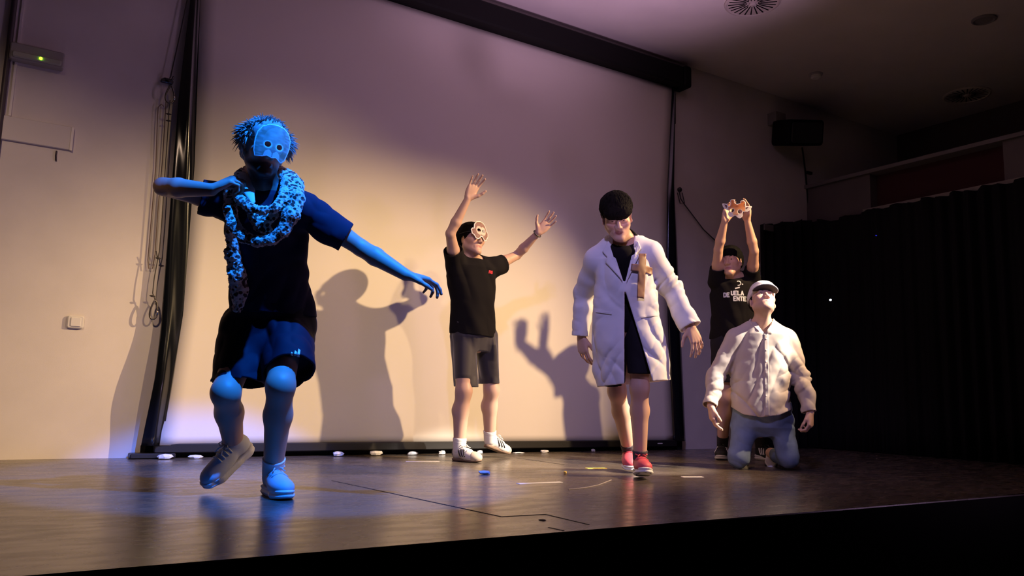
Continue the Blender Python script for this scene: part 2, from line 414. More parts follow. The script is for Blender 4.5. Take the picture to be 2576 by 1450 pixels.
# rope and carabiners hanging near the screen
M_rope = mat('dark_rope', (0.035, 0.028, 0.025), 0.8)
M_steel = mat('dark_steel', (0.10, 0.09, 0.09), 0.3, metal=0.9)
def wp(px, py, off=0.06): return onY(px, py, YW - off)
hk = root('wall_hook', wp(423, 208, 0.03), 'dark metal hook on the wall beside the screen holding the ropes', 'hook')
P = wp(423, 208, 0.0)
b = MB(); b.lathe([(0.02, 0), (0.02, 0.006)], (P[0] - 0.02, YW - 0.001, P[2] + 0.01), [(1, 0, 0), (0, 0, 1), (0, -1, 0)], 14); b.tube([(P[0] - 0.02, YW - 0.004, P[2] + 0.01), (P[0] - 0.01, YW - 0.05, P[2] + 0.005), (P[0] + 0.012, YW - 0.075, P[2] - 0.005), (P[0] + 0.022, YW - 0.078, P[2] + 0.022)], 0.008, 10)
b.build('hook_body', M_steel, hk, smooth=True)
b = MB(); b.bevbox((P[0] - 0.05, YW - 0.03, P[2] - 0.012), (P[0] + 0.03, YW - 0.001, P[2] + 0.012), 0.008); b.build('cleat', M_steel, hk)
def carabiner(top, ln, wd, label, tilt=0.0):
    c = root('carabiner', top, label, 'carabiner', 'carabiners hanging beside the screen')
    pts = []
    for k in range(24):
        a = 2 * math.pi * k / 24; t = (1 - math.cos(a)) / 2
        w = wd * (0.35 + 0.65 * t) * 0.5
        x = math.sin(a) * w * 1.25; z = -ln * t
        pts.append((top[0] + x + tilt * z, top[1], top[2] + z))
    b = MB(); b.tube(pts, 0.0055, 8, closed=True); b.build('ring', M_steel, c, smooth=True)
    b = MB(); b.tube([(pts[6][0], pts[6][1], pts[6][2]), (pts[8][0] + .001, pts[8][1], pts[8][2])], 0.0075, 8); b.build('gate_sleeve', mat('steel_bright', (0.5, 0.48, 0.45), 0.25, metal=1.0), c, smooth=True)
    return c
ptop = wp(430, 216, 0.075)
carabiner(ptop, 0.125, 0.062, 'black carabiner at the top of the rope, hooked on the wall hook', 0.0)
pbot = wp(391, 755, 0.075)
carabiner(pbot, 0.13, 0.05, 'black carabiner at the bottom end of the hanging rope', 0.05)
b = MB()
line = [(428, 252), (424, 287), (424, 304), (416, 420), (407, 560), (401, 632), (397, 652), (388, 700), (384, 738), (391, 757)]
b.tube([wp(x, y, 0.075) for x, y in line], 0.0032, 6)
for x, y in ((424, 287), (424, 304), (398, 650), (383, 745)): b.tube([wp(x - 7, y - 1, 0.075), wp(x, y, 0.078), wp(x + 7, y + 1, 0.075)], [0.003, 0.008, 0.003], 6)
b.tube([wp(393, 632, 0.075), wp(397, 652, 0.07)], 0.003, 6)
tag(b.build('hanging_rope', M_rope), 'thin dark knotted rope hanging between the two carabiners', 'rope')
b = MB(); b.tube([wp(475, -20, 0.05), wp(452, 90, 0.05), wp(430, 190, 0.05), wp(423, 208, 0.05)], 0.004, 6)
tag(b.build('hoist_rope', M_rope), 'rope rising from the wall hook to the ceiling beside the screen', 'rope')
b = MB(); b.tube([wp(418, 250, 0.03), wp(409, 400, 0.03), wp(398, 520, 0.03), wp(390, 640, 0.03), wp(384, 676, 0.03), wp(374, 676, 0.03), wp(372, 655, 0.03), wp(380, 560, 0.03), wp(392, 420, 0.03), wp(396, 300, 0.03), wp(398, 270, 0.03), wp(406, 262, 0.03), wp(412, 268, 0.03)], 0.003, 6)
tag(b.build('looped_cord', mat('brown_cord', (0.16, 0.10, 0.07), 0.8)), 'long looped brown cord hanging close to the wall behind the rope', 'cord')

# ------------------------------------------------------------------ back wall, right of the screen
hk2 = root('cable_hook', wp(1708, 478, 0.02), 'small dark hook on the wall right of the screen', 'hook')
P = wp(1708, 478, 0.0); b = MB(); b.lathe([(0.024, 0), (0.024, 0.02), (0.012, 0.03)], (P[0], YW - 0.0005, P[2]), [(1, 0, 0), (0, 0, 1), (0, -1, 0)], 14); b.build('boss', M_black, hk2)
b = MB(); b.tube([wp(1708, 478, 0.03), wp(1712, 500, 0.03), wp(1722, 515, 0.02), wp(1745, 545, 0.02), wp(1770, 578, 0.015), wp(1800, 606, 0.015), wp(1830, 625, 0.012)], 0.006, 6); b.tube([wp(1704, 485, 0.03), wp(1711, 512, 0.025), wp(1722, 512, 0.025), wp(1716, 485, 0.03)], 0.005, 6)
tag(b.build('drooping_cable', mat('grey_cable', (0.05, 0.045, 0.05), 0.6)), 'dark cable drooping across the wall from the small hook', 'cable')
sp = root('loudspeaker', wp(2005, 335, 0.15), 'black wall loudspeaker tilted down high in the far corner', 'loudspeaker')
P = wp(2005, 335, 0.22); ax = np.array([unit((0.82, -0.2, 0.10)), unit((0.25, 0.95, 0.28)), (0, 0, 1.0)]); ax[2] = unit(np.cross(ax[0], ax[1])); ax[1] = np.cross(ax[2], ax[0])
b = MB(); b.bevbox((-0.24, -0.16, -0.14), (0.24, 0.14, 0.14), 0.04, 4, ax, P); b.build('cabinet', M_black_matt, sp)
b = MB(); b.bevbox((-0.20, -0.172, -0.11), (0.20, -0.155, 0.11), 0.03, 4, ax, P); b.build('grille', mat('speaker_grille', (0.02, 0.02, 0.02), 0.6), sp)
b = MB(); b.box((P[0] - 0.22, YW - 0.12, P[2] + 0.10), (P[0] - 0.06, YW - 0.001, P[2] + 0.24)); b.tube([(P[0] - 0.12, YW - 0.06, P[2] + 0.16), P + np.array([-0.05, 0.05, 0.1])], 0.02, 8); b.build('mount_bracket', mat('bracket_pale', (0.22, 0.20, 0.20), 0.6), sp)
b = MB(); b.tube([wp(2018, 372, 0.12), wp(2022, 400, 0.02), wp(2027, 440, 0.012), wp(2032, 500, 0.012), wp(2037, 552, 0.012)], 0.010, 6)
for x, y in ((2030, 436), (2034, 484)): p = wp(x + 6, y, 0.01); b.box((p[0] - 0.05, YW - 0.03, p[2] - 0.015), (p[0] + 0.03, YW - 0.0005, p[2] + 0.015))
tag(b.build('speaker_cable', M_black), 'dark clipped cable running down the wall below the loudspeaker', 'cable')

# black stage curtain: along the back wall to the corner, then along the side partition
M_curt = mat('black_curtain_cloth', (0.010, 0.009, 0.011), 0.95, spec=0.1, sheen=0.0)
Pc = onY(1912, 566, 5.60); Pt = onY(2030, 546, 5.60)
path = [(x, 5.60) for x in np.linspace(Pc[0], XR - 0.12, 24)] + [(XR - 0.12 - 0.02 * 0, y) for y in np.linspace(5.5, YE + 0.02, 120)]
path = np.array(path); s = np.concatenate([[0], np.cumsum(np.linalg.norm(np.diff(path, axis=0), axis=1))])
S = np.linspace(0, s[-1], 420); PX = np.interp(S, s, path[:, 0]); PY = np.interp(S, s, path[:, 1])
T = np.gradient(np.stack([PX, PY], 1), axis=0); T /= np.linalg.norm(T, axis=1)[:, None]; Nn = np.stack([T[:, 1], -T[:, 0]], 1)
V = []; zr = np.concatenate([np.linspace(0.01, 2.2, 8), np.linspace(2.3, 2.5, 4)])
for z in zr:
    for i, q in enumerate(S):
        a = (0.035 + 0.02 * math.sin(q * 3.1)) * math.sin(q * 42 + 0.9 * math.sin(q * 5)) + 0.012 * math.sin(q * 95)
        zt = np.interp(q, [0, 0.8, 1.1, 1.6, 4], [Pc[2], Pt[2] - 0.03, 2.47, 2.50, 2.50]) + 0.012 * math.sin(q * 21)
        V.append((PX[i] + Nn[i, 0] * a * (1 - 0.3 * z / 2.5), PY[i] + Nn[i, 1] * a * (1 - 0.3 * z / 2.5), min(z / 2.5 * zt, zt)))
n = len(S); F = [(i * n + j, i * n + j + 1, (i + 1) * n + j + 1, (i + 1) * n + j) for i in range(len(zr) - 1) for j in range(n - 1)]
cu = root('stage_curtain', (XR - 0.1, 4.0, 0), 'black stage curtain hanging along the right side of the stage', 'curtain')
co = mesh_obj('curtain_cloth', V, F, M_curt, cu, smooth=True)
md = co.modifiers.new('thick', 'SOLIDIFY'); md.thickness = 0.004
P = onY(1937, 572, 5.52); b = MB(); b.box((P[0] - 0.07, 5.53, P[2] - 0.035), (P[0] + 0.07, 5.545, P[2] + 0.03)); b.build('cloth_tab', mat('tab_grey', (0.10, 0.09, 0.09), 0.8), cu)
P = onX(2090, 755, XR - 0.22); b = MB(); b.lathe([(0.011, 0), (0.011, 0.012), (0.004, 0.016)], P, [(0, 1, 0), (0, 0, 1), (-1, 0, 0)], 12)
tag(b.build('indicator_light', mat('white_led', (0.8, 0.8, 0.85), 0.4, emit=((0.85, 0.9, 1.0), 3.0))), 'tiny white indicator light glowing on the black curtain', 'indicator light')
P = onX(2205, 593, XR - 0.22); b = MB(); b.lathe([(0.006, 0), (0.006, 0.012), (0.002, 0.014)], P, [(0, 1, 0), (0, 0, 1), (-1, 0, 0)], 10)
tag(b.build('indicator_light', mat('blue_led', (0.02, 0.03, 0.4), 0.4, emit=((0.03, 0.04, 0.9), 0.5))), 'faint blue indicator dot high on the black curtain', 'indicator light')

# ------------------------------------------------------------------ ceiling fittings
def vent(px, py, r, label):
    P = onZ(px, py, ZC); v = root('ceiling_vent', (P[0], P[1], ZC), label, 'ceiling vent', 'round ceiling vents')
    ax = [(1, 0, 0), (0, -1, 0), (0, 0, -1)]
    b = MB(); b.lathe([(r, 0.0005), (r, 0.010), (r * 0.93, 0.018), (r * 0.90, 0.010), (r * 0.05, 0.006)], P, ax, 48); b.build('plate', mat('vent_plate', (0.52, 0.45, 0.43), 0.6), v, smooth=False)
    b = MB()
    for k in range(24):
        a = 2 * math.pi * k / 24; d = np.array([math.cos(a), math.sin(a), 0]); q = np.array([-math.sin(a), math.cos(a), 0])
        r0 = r * (0.28 if k % 2 else 0.20)
        pts = [P + d * r0 - q * .003, P + d * r * .86 - q * .006, P + d * r * .86 + q * .006, P + d * r0 + q * .003]
        b.add([(x[0], x[1], ZC - z) for z in (0.005, 0.0125) for x in pts], [(0, 3, 2, 1), (4, 5, 6, 7), (0, 1, 5, 4), (1, 2, 6, 5), (2, 3, 7, 6), (3, 0, 4, 7)])
    b.build('slot', M_black_matt, v)
    b = MB(); b.lathe([(r * 0.13, 0.008), (r * 0.12, 0.024), (r * 0.05, 0.03)], P, ax, 24); b.build('hub', mat('vent_plate', (0.55, 0.48, 0.46), 0.6), v)
    return v
vent(1893, 6, 0.24, 'large round ceiling vent with radial slots above the white coat')
vent(2432, 238, 0.24, 'dim round ceiling vent in the dark upper right corner')
P = onZ(2475, 48, ZC); ax = [(1, 0, 0), (0, -1, 0), (0, 0, -1)]
b = MB(); b.lathe([(0.10, 0.0005), (0.10, 0.012), (0.085, 0.02), (0.07, 0.012), (0.02, 0.01)], P, ax, 32)
tag(b.build('downlight', mat('downlight_grey', (0.20, 0.18, 0.20), 0.5), smooth=False), 'small round unlit downlight in the ceiling at upper right', 'ceiling light')
P = onZ(2052, 186, ZC); sd = root('smoke_detector', (P[0], P[1], ZC), 'small white smoke detector on the ceiling between the vents', 'smoke detector')
b = MB(); b.lathe([(0.07, 0.0005), (0.07, 0.012), (0.06, 0.02)], P, ax, 28); b.build('base', mat('detector_base', (0.40, 0.36, 0.38), 0.5), sd)
b = MB(); b.lathe([(0.052, 0.02), (0.050, 0.042), (0.035, 0.052)], P, ax, 28); b.build('sensor_head', M_white_pl, sd)

# ------------------------------------------------------------------ litter on the stage
M_tape = mat('white_tape', (0.80, 0.78, 0.76), 0.6); M_ytape = mat('yellow_tape', (0.80, 0.55, 0.10), 0.6)
def tape(p, q, wd, m, label):
    b = MB(); A, B = onZ(*p), onZ(*q); strip(b, A, B, wd, 0.0, 0.002)
    c = (A + B) / 2; o = b.build('floor_tape', m, origin=(c[0], c[1], 0)); tag(o, label, 'tape', 'tape marks on the stage')
tape((1303, 1218), (1412, 1214), 0.035, M_tape, 'longest white tape strip on the floor in front of the white coat')
tape((1716, 1201), (1768, 1201), 0.035, M_tape, 'short white tape strip on the floor right of the red shoes')
tape((1020, 1162), (1105, 1162), 0.030, mat('dull_tape', (0.42, 0.36, 0.32), 0.7), 'dull beige tape strip on the floor left of the white striped shoes')
tape((1475, 1179), (1524, 1179), 0.05, M_ytape, 'yellow tape strip on the floor behind the red shoes')
P = onZ(1218, 1194); crumple('crumpled_wrapper', (P[0], P[1], 0.0), 0.04, 0.03, 0.022, mat('grey_wrapper', (0.42, 0.42, 0.50), 0.5), 'small grey crumpled wrapper in front of the white striped shoes', 'litter', seed=31)
P = onZ(1422, 1193); crumple('paper_ball', (P[0], P[1], 0.0), 0.010, 0.010, 0.018, M_ytape, 'tiny yellowish paper ball between the white strip and yellow strip', 'litter', seed=32)
P = onZ(1365, 1310); crumple('floor_plug', (P[0], P[1], 0.0), 0.014, 0.02, 0.004, M_seam, 'small dark plug in the floor inside the seam corner near the stage edge', 'plug', seed=33)
b = MB(); b.tube([onZ(x, y) + np.array([0, 0, 0.002]) for x, y in [(1430, 1233), (1470, 1229), (1505, 1222), (1538, 1209)]], 0.0022, 5)
tag(b.build('loose_thread', mat('pale_thread', (0.45, 0.40, 0.42), 0.8)), 'pale curved thread lying on the floor right of the long tape', 'thread')
# ------------------------------------------------------------------ implicit modelling: smooth unions of tapered limbs, turned into meshes
F32 = np.float32
class Prim:
    k = 0.02; sub = False
    def reach(s, c, r): return np.linalg.norm(np.asarray(c) - s.c) - r - s.r
class Cap(Prim):
    """Tapered limb from a to b; flat=(axis, factor) squashes its section along axis."""
    def __init__(s, a, b, ra, rb, k=0.02, flat=None, sub=False):
        s.a = np.asarray(a, float); s.b = np.asarray(b, float); s.ra, s.rb, s.k, s.sub = ra, rb, k, sub
        s.flat = None
        if flat: s.flat = (unit(flat[0]), flat[1])
        s.c = (s.a + s.b) / 2; s.r = np.linalg.norm(s.b - s.a) / 2 + max(ra, rb)
    def d(s, P):
        pa = P - s.a.astype(F32); ba = (s.b - s.a).astype(F32)
        if s.flat:
            ax, fc = s.flat; ax = ax.astype(F32)
            pa = pa + (pa @ ax)[:, None] * (F32(1 / fc - 1) * ax)
            ba = ba + F32(ba @ ax) * F32(1 / fc - 1) * ax
        bb = float(ba @ ba)
        t = np.clip((pa @ ba) / bb, 0, 1) if bb > 1e-12 else np.zeros(len(P), F32)
        q = pa - t[:, None] * ba
        d = np.sqrt(np.einsum('ij,ij->i', q, q)) - (F32(s.ra) + F32(s.rb - s.ra) * t)
        return d * F32(0.5 * (1 + s.flat[1])) if s.flat else d
class Ell(Prim):
    def __init__(s, c, radii, R=None, k=0.02, sub=False):
        s.c = np.asarray(c, float); s.rad = np.asarray(radii, float); s.R = np.eye(3) if R is None else np.asarray(R, float)
        s.k, s.sub = k, sub; s.r = max(radii)
    def d(s, P):
        q = (P - s.c.astype(F32)) @ s.R.T.astype(F32)
        k0 = np.sqrt(((q / s.rad.astype(F32)) ** 2).sum(1)); k1 = np.sqrt(((q / (s.rad ** 2).astype(F32)) ** 2).sum(1)) + F32(1e-9)
        return k0 * (k0 - 1) / k1
class Box(Prim):
    def __init__(s, c, half, R=None, rnd=0.0, k=0.005, sub=False):
        s.c = np.asarray(c, float); s.h = np.asarray(half, float); s.R = np.eye(3) if R is None else np.asarray(R, float)
        s.rnd, s.k, s.sub = rnd, k, sub; s.r = np.linalg.norm(s.h)
    def d(s, P):
        q = np.abs((P - s.c.astype(F32)) @ s.R.T.astype(F32)) - (s.h - s.rnd).astype(F32)
        return np.sqrt((np.maximum(q, 0) ** 2).sum(1)) + np.minimum(q.max(1), 0) - F32(s.rnd)
class Loft(Prim):
    """Stack of ellipses along an up axis. st: (center, half width, half depth), ordered along up; ax = (width, depth, up)."""
    def __init__(s, st, ax, k=0.02, sub=False, pw=2.0):
        s.ax = [unit(a) for a in ax]; s.k, s.sub, s.pw = k, sub, pw
        C = np.array([np.asarray(a[0], float) for a in st]); h = C @ s.ax[2]; o = np.argsort(h)
        s.h = h[o]; s.C = C[o]; s.a = np.array([st[i][1] for i in o]); s.b = np.array([st[i][2] for i in o])
        s.u = s.C @ s.ax[0]; s.v = s.C @ s.ax[1]
        s.c = s.C.mean(0); s.r = np.max(np.linalg.norm(s.C - s.c, axis=1) + np.maximum(s.a, s.b))
    def d(s, P):
        h = P @ s.ax[2].astype(F32)
        f = lambda y: np.interp(h, s.h, y).astype(F32)
        a, b = f(s.a), f(s.b)
        x = np.abs(P @ s.ax[0].astype(F32) - f(s.u)) / a; y = np.abs(P @ s.ax[1].astype(F32) - f(s.v)) / b
        if s.pw == 2.0:
            k0 = np.sqrt(x * x + y * y); k1 = np.sqrt((x / a) ** 2 + (y / b) ** 2) + F32(1e-6)
            d = k0 * (k0 - 1) / k1
        else:
            k0 = (x ** s.pw + y ** s.pw) ** F32(1 / s.pw); d = (k0 - 1) * np.minimum(a, b)
        e = np.maximum(h - F32(s.h[-1]), F32(s.h[0]) - h)
        return np.where(e > 0, np.sqrt(np.maximum(d, 0) ** 2 + e * e), np.maximum(d, e))
class Half(Prim):
    """Half space: negative on the side opposite to n."""
    def __init__(s, p, n, k=0.0, sub=False):
        s.p = np.asarray(p, float); s.n = unit(n); s.k, s.sub = k, sub
    def reach(s, c, r): return -1
    def d(s, P): return (P - s.p.astype(F32)) @ s.n.astype(F32)
def smin(a, b, k):
    if k <= 0: return np.minimum(a, b)
    h = np.maximum(F32(k) - np.abs(a - b), 0) / F32(k)
    return np.minimum(a, b) - h * h * F32(k * 0.25)
def smax(a, b, k): return -smin(-a, -b, k)
def field(prims, far=0.08):
    def fn(P, c=None, r=0):
        D = np.full(len(P), 1.0 if c is None else far, F32)
        for p in prims:
            if c is not None and p.reach(c, r) > far: continue
            d = p.d(P).astype(F32)
            D = smax(D, -d, p.k) if p.sub else smin(D, d, p.k)
        return D
    return fn
def bounds(prims, pad=0.03):
    lo = np.min([p.c - p.r for p in prims if hasattr(p, 'c') and not p.sub], axis=0) - pad
    hi = np.max([p.c + p.r for p in prims if hasattr(p, 'c') and not p.sub], axis=0) + pad
    return lo, hi

def vnoise(P, f, seed=0):
    """Value noise in [-1, 1]; f = frequency (scalar or 3-vector)."""
    Q = P * np.asarray(f, F32); I = np.floor(Q).astype(np.int64); T = (Q - I).astype(F32); T = T * T * (3 - 2 * T)
    def hsh(i, j, k):
        n = (i * 73856093) ^ (j * 19349663) ^ (k * 83492791) ^ (seed * 2654435761)
        n = (n ^ (n >> 13)) * 1274126177 & 0x7fffffff
        return (((n ^ (n >> 16)) & 0xffff) / F32(32767.5) - 1).astype(F32)
    o = 0
    for a in (0, 1):
        wa = T[:, 0] if a else 1 - T[:, 0]
        for b in (0, 1):
            wb = wa * (T[:, 1] if b else 1 - T[:, 1])
            for c in (0, 1):
                o = o + wb * (T[:, 2] if c else 1 - T[:, 2]) * hsh(I[:, 0] + a, I[:, 1] + b, I[:, 2] + c)
    return o
def ridges(P, f, seed=0): return 1 - 2 * np.abs(vnoise(P, f, seed))

def crease(P, f, seed=0):
    """Sharp-crested folds with a wandering course."""
    W = np.stack([vnoise(P, 5.0, seed + 40), vnoise(P, 5.0, seed + 41), vnoise(P, 5.0, seed + 42)], 1) * F32(.045)
    r = 1 - np.abs(vnoise(P + W, f, seed)); return 2 * r * r * r - F32(.8)
def tilt(q, deg):
    """Figure coordinates (right, front, up) turned by deg in the frontal plane, so that folds run aslant."""
    a = math.radians(deg); c, s = F32(math.cos(a)), F32(math.sin(a))
    return np.stack([q[:, 0] * c + q[:, 2] * s, q[:, 1], q[:, 2] * c - q[:, 0] * s], 1)

B8 = 8
def surface(fn, lo, hi, cell, slack=0.012):
    """Surface-net mesh of fn = 0, evaluated only in blocks near the surface."""
    lo = np.asarray(lo, float); hi = np.asarray(hi, float)
    bs = B8 * cell; nb = np.maximum(1, np.ceil((hi - lo) / bs).astype(int)) + 1
    g = np.stack(np.meshgrid(*[np.arange(n) for n in nb], indexing='ij'), -1).reshape(-1, 3)
    cen = (lo + (g + 0.5) * bs).astype(F32)
    # coarse pass in chunks so that far-away parts can be skipped
    keep = np.zeros(len(g), bool); gk = (g // 6) @ np.array([1, 1000, 1000000]); lim = bs * 0.87 * 1.5 + slack
    for u in np.unique(gk):
        m = np.nonzero(gk == u)[0]; c = cen[m].mean(0); r = np.max(np.linalg.norm(cen[m] - c, axis=1))
        keep[m] = np.abs(fn(cen[m], c, r)) < lim if lim < 0.079 else np.abs(fn(cen[m])) < lim
    g = g[keep]
    if len(g) == 0: return np.zeros((0, 3)), np.zeros((0, 4), int)
    gk = (g // 3) @ np.array([1, 1000, 1000000]); o = np.argsort(gk, kind='stable'); g = g[o]; gk = gk[o]
    lat = np.stack(np.meshgrid(*[np.arange(B8 + 1)] * 3, indexing='ij'), -1).reshape(-1, 3)
    V = np.empty((len(g), (B8 + 1) ** 3), F32)
    cuts = np.concatenate([[0], np.nonzero(np.diff(gk))[0] + 1, [len(g)]])
    for s, e in zip(cuts[:-1], cuts[1:]):
        P = (lo + ((g[s:e, None, :] * B8 + lat[None]) * cell)).reshape(-1, 3).astype(F32)
        c = P.mean(0); r = float(np.max(np.linalg.norm(P - c, axis=1)))
        V[s:e] = fn(P, c, r).reshape(e - s, -1)
    V = V.reshape(len(g), B8 + 1, B8 + 1, B8 + 1); V[V == 0] = 1e-7
    S = V < 0; cnt = np.zeros((len(g), B8, B8, B8), np.int8)
    for a in (0, 1):
        for b in (0, 1):
            for c in (0, 1): cnt += S[:, a:a + B8, b:b + B8, c:c + B8]
    act = np.nonzero((cnt > 0) & (cnt < 8)); bi = act[0]; ci = np.stack(act[1:], 1)
    cor = {}
    for a in (0, 1):
        for b in (0, 1):
            for c in (0, 1): cor[a, b, c] = V[bi, ci[:, 0] + a, ci[:, 1] + b, ci[:, 2] + c]
    acc = np.zeros((len(bi), 3), F32); num = np.zeros(len(bi), F32)
    for ax in range(3):
        for a in (0, 1):
            for b in (0, 1):
                p0 = [a, b]; p0.insert(ax, 0); p1 = [a, b]; p1.insert(ax, 1)
                v0, v1 = cor[tuple(p0)], cor[tuple(p1)]
                x = (v0 < 0) != (v1 < 0); t = np.where(x, v0 / np.where(x, v0 - v1, 1), 0)
                q = np.zeros((len(bi), 3), F32); q[:, [i for i in range(3) if i != ax]] = [a, b]; q[:, ax] = t
                acc += q * x[:, None]; num += x
    G = g[bi] * B8 + ci
    VV = lo + (G + acc / num[:, None]) * cell
    D = (nb * B8 + 2).astype(np.int64)
    key = (G[:, 0] * D[1] + G[:, 1]) * D[2] + G[:, 2]
    so = np.argsort(key); sk = key[so]
    quads = []
    for ax in range(3):
        sl = [slice(None)] + [slice(0, B8)] * 3; sh = [slice(None)] + [slice(0, B8)] * 3; sh[ax + 1] = slice(1, B8 + 1)
        s0 = S[tuple(sl)]; x = np.nonzero(s0 != S[tuple(sh)]); ins = s0[x]
        E = g[x[0]] * B8 + np.stack(x[1:], 1)
        u, v = (ax + 1) % 3, (ax + 2) % 3; idx = []; ok = np.ones(len(E), bool)
        for du, dv in ((1, 1), (0, 1), (0, 0), (1, 0)):
            c = E.copy(); c[:, u] -= du; c[:, v] -= dv
            kk = (c[:, 0] * D[1] + c[:, 1]) * D[2] + c[:, 2]
            p = np.clip(np.searchsorted(sk, kk), 0, len(sk) - 1); ok &= (sk[p] == kk) & (c.min(1) >= 0); idx.append(so[p])
        q = np.stack(idx, 1); q[~ins] = q[~ins][:, ::-1]; quads.append(q[ok])
    Q = np.concatenate(quads)
    return VV, Q
def relax(V, Q, it=1, w=0.5):
    e = np.concatenate([Q[:, [0, 1]], Q[:, [1, 2]], Q[:, [2, 3]], Q[:, [3, 0]]]); n = len(V)
    for _ in range(it):
        a = np.zeros_like(V); c = np.bincount(e[:, 0], minlength=n)[:, None] + 1e-9
        for i in range(3): a[:, i] = np.bincount(e[:, 0], V[e[:, 1], i], n)
        V = V * (1 - w) + w * a / c
    return V
def sdf_obj(name, fn, lo, hi, cell, m, parent, col=None, it=1, **kw):
    V, Q = surface(fn, lo, hi, cell)
    if it: V = relax(V, Q, it)
    return mesh_obj(name, V, Q, m, parent, smooth=True, col=None if col is None else col(V.astype(F32)), **kw)
def poly2(P2, poly):
    """Signed distance to a 2-D polygon (negative inside)."""
    poly = np.asarray(poly, F32); n = len(poly)
    d = np.full(len(P2), 1e9, F32); sgn = np.ones(len(P2), F32)
    for i in range(n):
        a = poly[i]; b = poly[i - 1]; e = b - a; w = P2 - a
        t = np.clip((w @ e) / (e @ e), 0, 1); q = w - t[:, None] * e
        d = np.minimum(d, (q * q).sum(1))
        c1 = P2[:, 1] >= a[1]; c2 = P2[:, 1] < b[1]; c3 = e[0] * w[:, 1] > e[1] * w[:, 0]
        f = (c1 & c2 & c3) | (~c1 & ~c2 & ~c3); sgn = np.where(f, -sgn, sgn)
    return sgn * np.sqrt(d)
# ------------------------------------------------------------------ people
def wdepth(P): return float(-(RC.T @ (np.asarray(P) - CAM))[2])
def reach(parent, px, py, L, sgn):
    """Point on the ray through (px, py) at distance L from parent: sgn +1 the farther one, -1 the nearer one."""
    d = unit(ray(px, py)); q = np.asarray(parent) - CAM; b = d @ q; h2 = q @ q - b * b
    s = math.sqrt(max(L * L - h2, 0.0))
    return CAM + d * (b + sgn * s)
def frame_at(P, yaw=0, pitch=0, roll=0):
    """Axes (person's left, forward, up) facing the camera from P, then turned: yaw to image right, pitch upward, roll head to image right."""
    Y = CAM - np.asarray(P); Y[2] = 0; Y = unit(Y); Z = np.array([0, 0, 1.0]); X = np.cross(Z, Y)
    y, p, r = (math.radians(v) for v in (yaw, pitch, roll))
    Y1 = math.cos(y) * Y + math.sin(y) * X; X1 = math.cos(y) * X - math.sin(y) * Y
    Y2 = math.cos(p) * Y1 + math.sin(p) * Z; Z2 = math.cos(p) * Z - math.sin(p) * Y1
    Z3 = math.cos(r) * Z2 + math.sin(r) * X1; X3 = math.cos(r) * X1 - math.sin(r) * Z2
    return np.array([X3, Y2, Z3])
